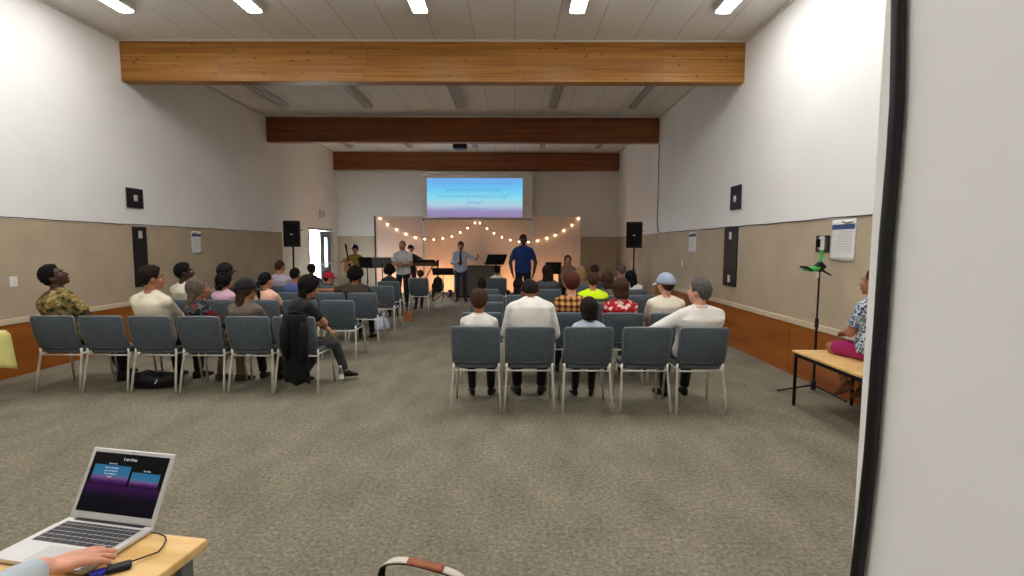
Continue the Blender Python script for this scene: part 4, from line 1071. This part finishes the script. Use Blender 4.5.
        if st in ('long', 'bob'):
            ln = hair[2] if len(hair) > 2 else (.42 if st == 'long' else .2)
            prev = []; sides = 18
            for i in range(9):
                f = i/8; c = P(0, -.052-.03*f, -.02)-V((0,0,1))*ln*f+hy*(-.012*math.sin(f*3)); c.y = min(c.y, c.y)
                wx = (.078+.02*math.sin(f*2.6))*(1-.35*f**3); wy = .05*(1-.45*f)
                prev.append([c+hx*math.cos(2*math.pi*k/sides)*(wx+.006*math.sin(k*3+i))*hs+hy*math.sin(2*math.pi*k/sides)*(wy+.004*math.sin(k*2.3+i*1.3))*hs for k in range(sides)])
            H.loft(prev)
        if st == 'tied':
            H.ell(P(0,-.115,-.005), hx*.026, hy*.026, hzv*.026)
            pth = [P(0,-.11,0), P(0,-.145,-.02), P(.0,-.155,-.09), P(.01,-.15,-.17), P(.015,-.14,-.26)]
            H.tube(pth, [.02, .03, .034, .028, .008], 10)
        ho = H.build('hair', hm_, bo, True)
        if st in ('long', 'bob', 'tied', 'afro'): remesh(ho, .008, 2)
    if cap:
        cm_, cyaw = cap; T = MB(); rings = []; cq = rot('Z', cyaw)
        for e_ in range(11):
            el = 88-(88+2)*e_/10; rg = []
            for a_ in range(28):
                az = 2*math.pi*a_/28; d = V((math.sin(az)*math.cos(R(el)), math.cos(az)*math.cos(R(el)), math.sin(R(el))))
                rg.append(P(d.x*.101, -.014+d.y*.120, .022+d.z*.120+(.008*d.y)))
            rings.append(rg)
        inn = [[P(*(V((hx.dot(p-hc), hy.dot(p-hc), hzv.dot(p-hc)))/hs*.95)) for p in rg] for rg in reversed(rings)]
        T.loft(rings+inn); co = T.build('cap', cm_, bo, True)
        g = []
        for i in range(5):
            row = []
            for j in range(13):
                a = R(-62+124*j/12); rr_ = .0+.07*i/4*math.cos(a*.9); d = cq @ V((math.sin(a)*(.098+rr_*.4), math.cos(a)*.117+rr_-.012, 0)); row.append(P(d.x, d.y, .022-.02*i/4-.012*(abs(a))))
            g.append(row)
        MB().sheet(g, .004).build('brim', cm_, co, True)
        MB().ell(P(0, -.014, .143), hx*.008, hy*.008, hzv*.005, 10, 6).build('button', cm_, co, True)
        if len(cap) > 2: pass
        bo['_cap'] = 0; del bo['_cap']
    bo_info = dict(o=bo, hc=hc, P=P, sh=sh, hands=hands, knees=knees, cen=cen, fr=fr)
    return bo_info

BLK = cloth((22, 22, 25)); NAVY = cloth((34, 40, 58)); WHITE = cloth((226, 224, 218)); CREAM = cloth((224, 216, 196)); KHAKI = cloth((112, 96, 72)); JEAN = cloth((38, 48, 66)); GREYC = cloth((70, 70, 72))
# left block, nearest row
person(-5.06, L1+.06, -24, 'person in a camouflage shirt looking up to the right, left end of the nearest row', s=1.02, girth=1.32, sw=1.1, sk='dark', hair=('short', 'black'), head=(-46, 28, 8), lean=-4, side=-4,
       shirt=camo(), pants=BLK, arms=dict(R=dict(hand=(.34, .22, .60))), legs=dict(L=dict(ankle=(-.02, .5, .085)), R=dict(ankle=(.3, .36, .085))))
person(-3.99, L1, -4, 'person in a cream sweater with short dark hair, third chair of the nearest left row', s=1.01, girth=1.12, sk='olive', hair=('short', 'dark'), head=(-34, 0, 0), shirt=CREAM, sleeve='long', pants=BLK, twist=-6)
jk = patches('dark_patterned_jacket', [(46, 46, 50), (28, 28, 32), (92, 92, 94), (54, 54, 58), (138, 30, 38)], 7)
person(-3.45, L1, -30, 'person with grey-brown hair in a dark patterned jacket with red, turned to the right', s=.85, girth=1.12, sk='olive', hair=('bob', 'greybrown', .19), head=(-28, 4, 0), shirt=jk, sleeve='long', pants=KHAKI, shoe=cloth((70, 50, 38)),
       legs=dict(L=dict(ankle=(-.16, .2, .085)), R=dict(ankle=(.08, .3, .085))))
person(-2.96, L1, -8, 'person in a black cap with long brown hair and a brown-grey top', s=.84, girth=1.15, sk='tan', hair=('long', 'brown', .36), head=(-40, 0, 0), cap=(cloth((20, 19, 20)), 0), shirt=cloth((104, 92, 82)), sleeve='long', pants=BLK)
person(-2.38, L1, -40, 'person all in black with dark hair sitting sideways, legs crossed, nearest row', s=.89, girth=1.1, sk='tan', hair=('bob', 'black', .22), head=(-12, -14, 0), lean=2, hunch=14, shirt=BLK, pants=cloth((52, 52, 56)),
       arms=dict(R=dict(hand=(.0, .27, .68), elbow=(1, .1, -.4)), L=dict(hand=(.0, .32, .62))), legs=dict(R=dict(ankle=(.10, .45, .13), foot=(.15, 1, -.1)), L=dict(ankle=(-.18, .06, .085), knee=(-.1, 1, .4))))
# left block, second row
person(-4.66, L2, -16, 'person with short black hair in a pale shirt near the left wall, second row', s=.98, sk='dark', hair=('short', 'black'), head=(-38, 6, 0), shirt=cloth((206, 200, 184)), pants=NAVY)
person(-4.12, L2, -8, 'person in a pink shirt with dark hair, second left row', s=.81, sk='tan', hair=('bob', 'black', .1), head=(-30, 0, 0), shirt=cloth((206, 168, 190)), pants=BLK)
person(-3.53, L2, -5, 'person in a peach top with a black ponytail, second left row', s=.82, sk='tan', hair=('tied', 'black'), head=(-18, 0, 0), shirt=cloth((232, 184, 160)), pants=NAVY)
# left block, further rows
person(-4.72, L3, -20, 'person in a black cap seen from the side near the left wall', s=.93, sk='brown', hair=('bob', 'black', .12), head=(-45, 0, 0), cap=(cloth((24, 23, 24)), 0), shirt=cloth((92, 86, 82)), sleeve='long', pants=BLK)
person(-3.60, L3, 0, 'person in a blue shirt with thinning dark hair, third left row', s=.85, sk='olive', hair=('bald', 'black'), shirt=cloth((74, 92, 140)), pants=NAVY)
person(-2.60, L3, -4, 'person in brown with bushy black hair resting an arm on the next chair', s=.83, girth=1.35, sw=1.15, sk='olive', hair=('afro', 'black'), shirt=cloth((62, 50, 42)), pants=BLK,
       arms=dict(L=dict(hand=(-.66, -.16, .88), elbow=(0, -.1, -1), fd=(-1, 0, -.1), pn=(0, 0, -1)), R=dict(hand=(.28, .26, .6), elbow=(1, -.4, -.2))))
person(-4.47, L4, 0, 'person in a lavender shirt with receding short hair, fourth left row', s=.95, sk='tan', hair=('bald', 'brown'), head=(-15, 0, 0), shirt=cloth((176, 170, 190)), pants=BLK, vox=.011)
person(-3.55, L4, 0, 'child in a red cap, fourth left row', s=.66, sk='tan', hair=('short', 'dark'), head=(-55, 0, 0), cap=(cloth((176, 24, 44)), 0), shirt=cloth((48, 44, 50)), pants=BLK, vox=.011)
person(-4.35, L5, 0, 'person in a navy top beyond the person in blue', s=.80, sk='brown', hair=('short', 'dark'), shirt=cloth((42, 44, 60)), pants=BLK, vox=.011)
person(-2.68, L5, 0, 'person with a round black afro by the aisle, left block', s=.76, sk='brown', hair=('afro', 'black'), shirt=cloth((50, 50, 54)), pants=BLK, vox=.011)
person(-2.26, LF, 20, 'child on the lone chair at the front of the left block', s=.57, sk='tan', hair=('short', 'auburn'), shirt=cloth((120, 76, 52)), pants=BLK, vox=.011)
# right block, nearest row
person(-.345, R1, 0, 'child in a white shirt with short dark hair, left end of the nearest right row', s=.76, girth=1.12, sk='olive', hair=('short', 'brown'), shirt=WHITE, sleeve='long', pants=BLK, lean=-3, collar=True)
person(.17, R1, 0, 'broad person in a white shirt with head bowed, nearest right row', s=1.0, girth=1.12, sk='brown', hair=('short', 'dark'), head=(4, -46, 0), lean=3, hunch=18, neck=.0, shirt=WHITE, sleeve='long', pants=BLK, headfwd=.05)
person(.74, R1, 0, 'child in a light blue shirt with dark hair, nearest right row', s=.67, girth=1.15, sk='tan', hair=('bob', 'dark', .08), shirt=cloth((188, 200, 218)), sleeve='long', pants=BLK)
person(1.80, R1, 10, 'grey-haired person in a white shirt with an arm over the next chair, right end', s=.90, girth=1.42, sw=1.14, sk='pink', hair=('short', 'salt'), head=(28, 4, 0), shirt=WHITE, sleeve='long', pants=BLK, collar=True, twist=4,
       arms=dict(L=dict(hand=(-.5, .12, .70), elbow=(-1, -.7, -.1)), R=dict(hand=(.25, .2, .58), elbow=(1.2, -.5, -.1))))
# right block, second row
person(.68, R2, 0, 'person in a brown plaid shirt with auburn hair, second right row', s=.91, girth=1.2, sk='pink', hair=('short', 'auburn'), shirt=plaid(), pants=NAVY)
person(1.26, R2, 0, 'person in a red shirt with white flowers, second right row', s=.83, girth=1.22, sk='pink', hair=('bob', 'brown', .09), shirt=spots('red_flowered_cloth', (176, 22, 40), (236, 214, 200), 17, .42), pants=KHAKI)
person(1.79, R2, 0, 'person in a pale blue cap and white tee shirt, second right row', s=.90, girth=1.18, sk='pink', hair=('short', 'brown'), head=(22, 0, 0), cap=(cloth((152, 166, 186)), 0), shirt=cloth((228, 220, 202)), pants=BLK)
# right block, further rows
neon = patches('neon_and_grey_green_cloth', [(104, 112, 92), (104, 112, 92)], 3)
def hivis():
    m = mat('neon_yoke_cloth', (206, 240, 20), .8); b = m.node_tree.nodes['Principled BSDF']
    sp = nd(m, 'ShaderNodeSeparateXYZ'); lk(m, coords(m), sp.inputs[0])
    g = nd(m, 'ShaderNodeMath'); g.operation = 'GREATER_THAN'; g.inputs[1].default_value = .90; lk(m, sp.outputs[2], g.inputs[0])
    r = ramp(m, [(0, (100, 108, 84)), (.5, (206, 240, 20))], 'CONSTANT'); lk(m, g.outputs[0], r.inputs[0]); lk(m, r.outputs[0], b.inputs['Base Color']); return m
person(1.09, R3, 0, 'person in a shirt with neon yellow shoulders, third right row', s=.87, girth=1.2, sk='tan', hair=('short', 'brown'), hs=.82, shirt=hivis(), pants=NAVY)
person(.07, R4, 0, 'child with long dark hair, fourth right row', s=.66, sk='tan', hair=('long', 'black', .25), shirt=BLK, pants=BLK, vox=.011)
person(1.49, R4, 0, 'person with brown hair just ahead of the red flowered shirt', s=.79, sk='pink', hair=('bob', 'brown', .12), shirt=cloth((96, 90, 80)), pants=BLK, vox=.011)
person(-.58, R5, 0, 'child with dark hair at the aisle, fifth right row', s=.58, sk='tan', hair=('long', 'dark', .2), shirt=cloth((60, 58, 60)), pants=BLK, vox=.011)
person(.60, R5, 0, 'person with thick long dark hair by the right-hand music stand', s=.88, girth=1.1, sk='tan', hair=('long', 'dark', .36), shirt=cloth((72, 70, 74)), pants=BLK, vox=.011)
person(2.15, R5, 12, 'person with black hair in a white top leaning near the right wall', s=.76, sk='tan', hair=('bob', 'black', .2), head=(14, -14, -14), side=-6, shirt=WHITE, pants=BLK, vox=.011)
person(1.33, 10.2, 0, 'fair-haired person in the sixth right row', s=.79, sk='pink', hair=('bob', 'fair', .1), shirt=cloth((120, 104, 88)), pants=BLK, vox=.011)
person(2.16, 10.4, 0, 'person with grey-brown hair and pale blue top below the right loudspeaker', s=.84, sk='tan', hair=('short', 'greybrown'), head=(30, 0, 0), shirt=cloth((150, 164, 170)), pants=BLK, vox=.011)
person(1.74, 11.1, 0, 'person with dark brown hair in the front right row', s=.79, sk='tan', hair=('short', 'brown'), shirt=cloth((84, 70, 60)), pants=BLK, vox=.011)
person(-.41, 12.3, 0, 'child in a white top sitting before the centre music stand', s=.70, sk='tan', hair=('short', 'black'), shirt=WHITE, pants=BLK, vox=.011)
# on stage
def held(o, name, label, cat):
    return empty(name, o, label, cat)
p = on_y(355, 262, 14.5)
person(p.x, 14.5, 196, 'guitar player in an olive shirt by the left wall, head bent', pose='stand', s=.93, sk='tan', hair=('short', 'black'), head=(8, -22, 0), hunch=6, lean=0, shirt=cloth((132, 118, 52)), pants=BLK, vox=.0095,
       arms=dict(R=dict(hand=(.24, .26, 1.22), elbow=(1, -.3, -.6), fd=(-.6, .5, .3), pn=(0, -1, 0)), L=dict(hand=(-.06, .26, 1.0), elbow=(-1, -.2, -.3), fd=(.9, .2, -.3), pn=(0, -1, 0))))
q = on_y(351, 275, 14.18)
t = empty('guitar', (q.x, 14.2, .80), 'honey-coloured acoustic guitar held by the player in olive', 'guitar', R(8)); t.rotation_euler = (0, R(-9), R(14)); t.scale = (.85, .85, .85); guitar(t, 'guitar_top', 'guitar')
p = on_y(403, 262, 13.5)
person(p.x, 13.5, 174, 'person in a white short-sleeved shirt standing at a music stand on stage', pose='stand', s=1.0, girth=1.1, sk='tan', hair=('bald', 'salt'), head=(-8, -4, 0), lean=0, shirt=cloth((206, 206, 208)), pants=cloth((30, 32, 42)), collar=True, vox=.0085,
       arms=dict(R=dict(hand=(.05, .26, 1.12), elbow=(1, -.4, -.5), fd=(-1, .3, 0), pn=(0, -1, 0)), L=dict(hand=(-.07, .28, 1.10), elbow=(-1, -.4, -.5), fd=(1, .2, 0), pn=(0, -1, 0))))
p = on_y(411, 256, 15.5)
person(p.x, 15.5, 178, 'keyboard player in dark clothes behind the electronic keyboard', pose='stand', s=.93, sk='olive', hair=('short', 'black'), head=(20, -18, 0), hunch=8, lean=0, shirt=cloth((36, 32, 34)), sleeve='long', pants=cloth((72, 36, 32)), vox=.0095,
       arms=dict(R=dict(hand=(.0, .40, 1.16)), L=dict(hand=(-.36, .42, 1.16))))
p = on_z(461, 300, 0); p.x = on_y(461, 270, 14.75).x
pi = person(p.x, 14.75, 182, 'person in a pale blue shirt, dark tie and jeans gesturing at centre stage', pose='stand', s=1.0, sk='brown', hair=('buzz', 'black'), head=(6, -2, 0), lean=0, shirt=cloth((176, 188, 212)), sleeve='long', pants=JEAN, collar=True, vox=.0085,
       arms=dict(R=dict(hand=(.03, .27, 1.13), elbow=(1, -.4, -.5), fd=(-1, .2, 0), pn=(0, 0, 1)), L=dict(hand=(-.46, .24, 1.22), elbow=(-.8, -.6, -.6), fd=(-.5, .3, .9), pn=(.8, -.3, .5))), legs=dict(L=dict(ankle=(-.12, .02, .085)), R=dict(ankle=(.11, -.02, .085))))
g = [[V((sx*w_, y_, z_)) for sx in (-1, -.3, .3, 1)] for w_, y_, z_ in ((.016, .088, 1.475), (.024, .098, 1.45), (.02, .105, 1.42), (.028, .138, 1.3), (.034, .142, 1.18), (.036, .146, 1.08), (.004, .15, 1.03))]
MB().sheet(g, .006).build('necktie', cloth((30, 32, 44)), pi['o'], True)
p = on_y(523, 255, 12.8)
person(p.x, 12.8, 180, 'tall person in a blue tee shirt standing with hands at the hips', pose='stand', s=1.10, girth=1.06, sk='dark', hair=('buzz', 'black'), lean=0, shirt=cloth((22, 52, 112)), pants=cloth((22, 22, 28)), vox=.0085,
       arms=dict(R=dict(hand=(.27, .07, .94), elbow=(1, -.6, 0), pn=(-1, 0, 0), fd=(-.15, .1, -1)), L=dict(hand=(-.27, .07, .94), elbow=(-1, -.6, 0), pn=(1, 0, 0), fd=(.15, .1, -1))))
person(1.48, 14.0, 178, 'person with long black hair sitting at the right of the stage, facing the room', s=.98, sk='pink', hair=('long', 'black', .4), shirt=cloth((150, 122, 104)), sleeve='long', pants=BLK, vox=.0095)
# girl on the low table
person(3.31, 4.70, 15, 'child in magenta shorts and a blue patterned top sitting on the low table', s=.89, girth=1.12, seat=.59, sk='olive', hair=('tied', 'brown'), head=(16, 4, 0), lean=3, shirt=patches('blue_white_patterned_cloth', [(176, 192, 206), (60, 72, 92), (196, 208, 218), (96, 116, 146)], 14), pants=cloth((156, 24, 96)), cover=.44,
       shoe=cloth((120, 84, 60)), arms=dict(L=dict(hand=(-.05, .22, .795), fd=(.5, .8, -.2)), R=dict(hand=(.06, .24, .795), fd=(-.5, .8, -.2))), legs=dict(L=dict(ankle=(-.05, .18, .30), foot=(0, 1, -.6)), R=dict(ankle=(.1, .13, .27), foot=(.1, 1, -.6))), vox=.0075)
# operator of the laptop
wr = on_z(42, 569, TZ+.066); tip = on_z(112, 548.5, TZ+.034); fwd = lay.copy()
yaw_ = math.degrees(math.atan2(-fwd.x, fwd.y)); base = wr-fwd*.46-lax*.2; base.z = 0
def loc(pw): d = pw-base; q = rot('Z', -yaw_) @ V((d.x, d.y, 0)); return V((q.x, q.y, pw.z))
fd_ = loc(tip)-loc(wr)
person(base.x, base.y, yaw_, 'person in a pale grey sleeve with a hand resting on the open laptop', s=1.0, sk='pink', hair=('short', 'brown'), lean=6, hunch=8, head=(0, -14, 0), shirt=cloth((176, 188, 196)), sleeve='long', pants=NAVY, vox=.0046,
       arms=dict(R=dict(hand=loc(wr), elbow=(1, -.5, -.2), fd=fd_, pn=(0, 0.05, -1), size=1.04, spread=1.7, curls=(5, 6, 8, 10)), L=dict(hand=(-.2, .3, .62))))
chair(base.x, base.y+.02, 'grey-blue stacking chair under the laptop operator', yaw_)

# ---------------------------------------------------------------- bake modifiers and letters into plain meshes
bpy.context.view_layer.update()
dg = bpy.context.evaluated_depsgraph_get()
done = []
for o in BAKE:
    done.append((o, bpy.data.meshes.new_from_object(o.evaluated_get(dg), preserve_all_data_layers=True, depsgraph=dg)))
for o, me in done:
    if o.type == 'MESH':
        o.modifiers.clear(); o.data = me
        me.shade_smooth()
    else:
        n = bpy.data.objects.new(o.name, me); COL.objects.link(n); nm = o.name
        n.parent = o.parent; n.location = o.location; n.rotation_euler = o.rotation_euler
        bpy.data.objects.remove(o); n.name = nm
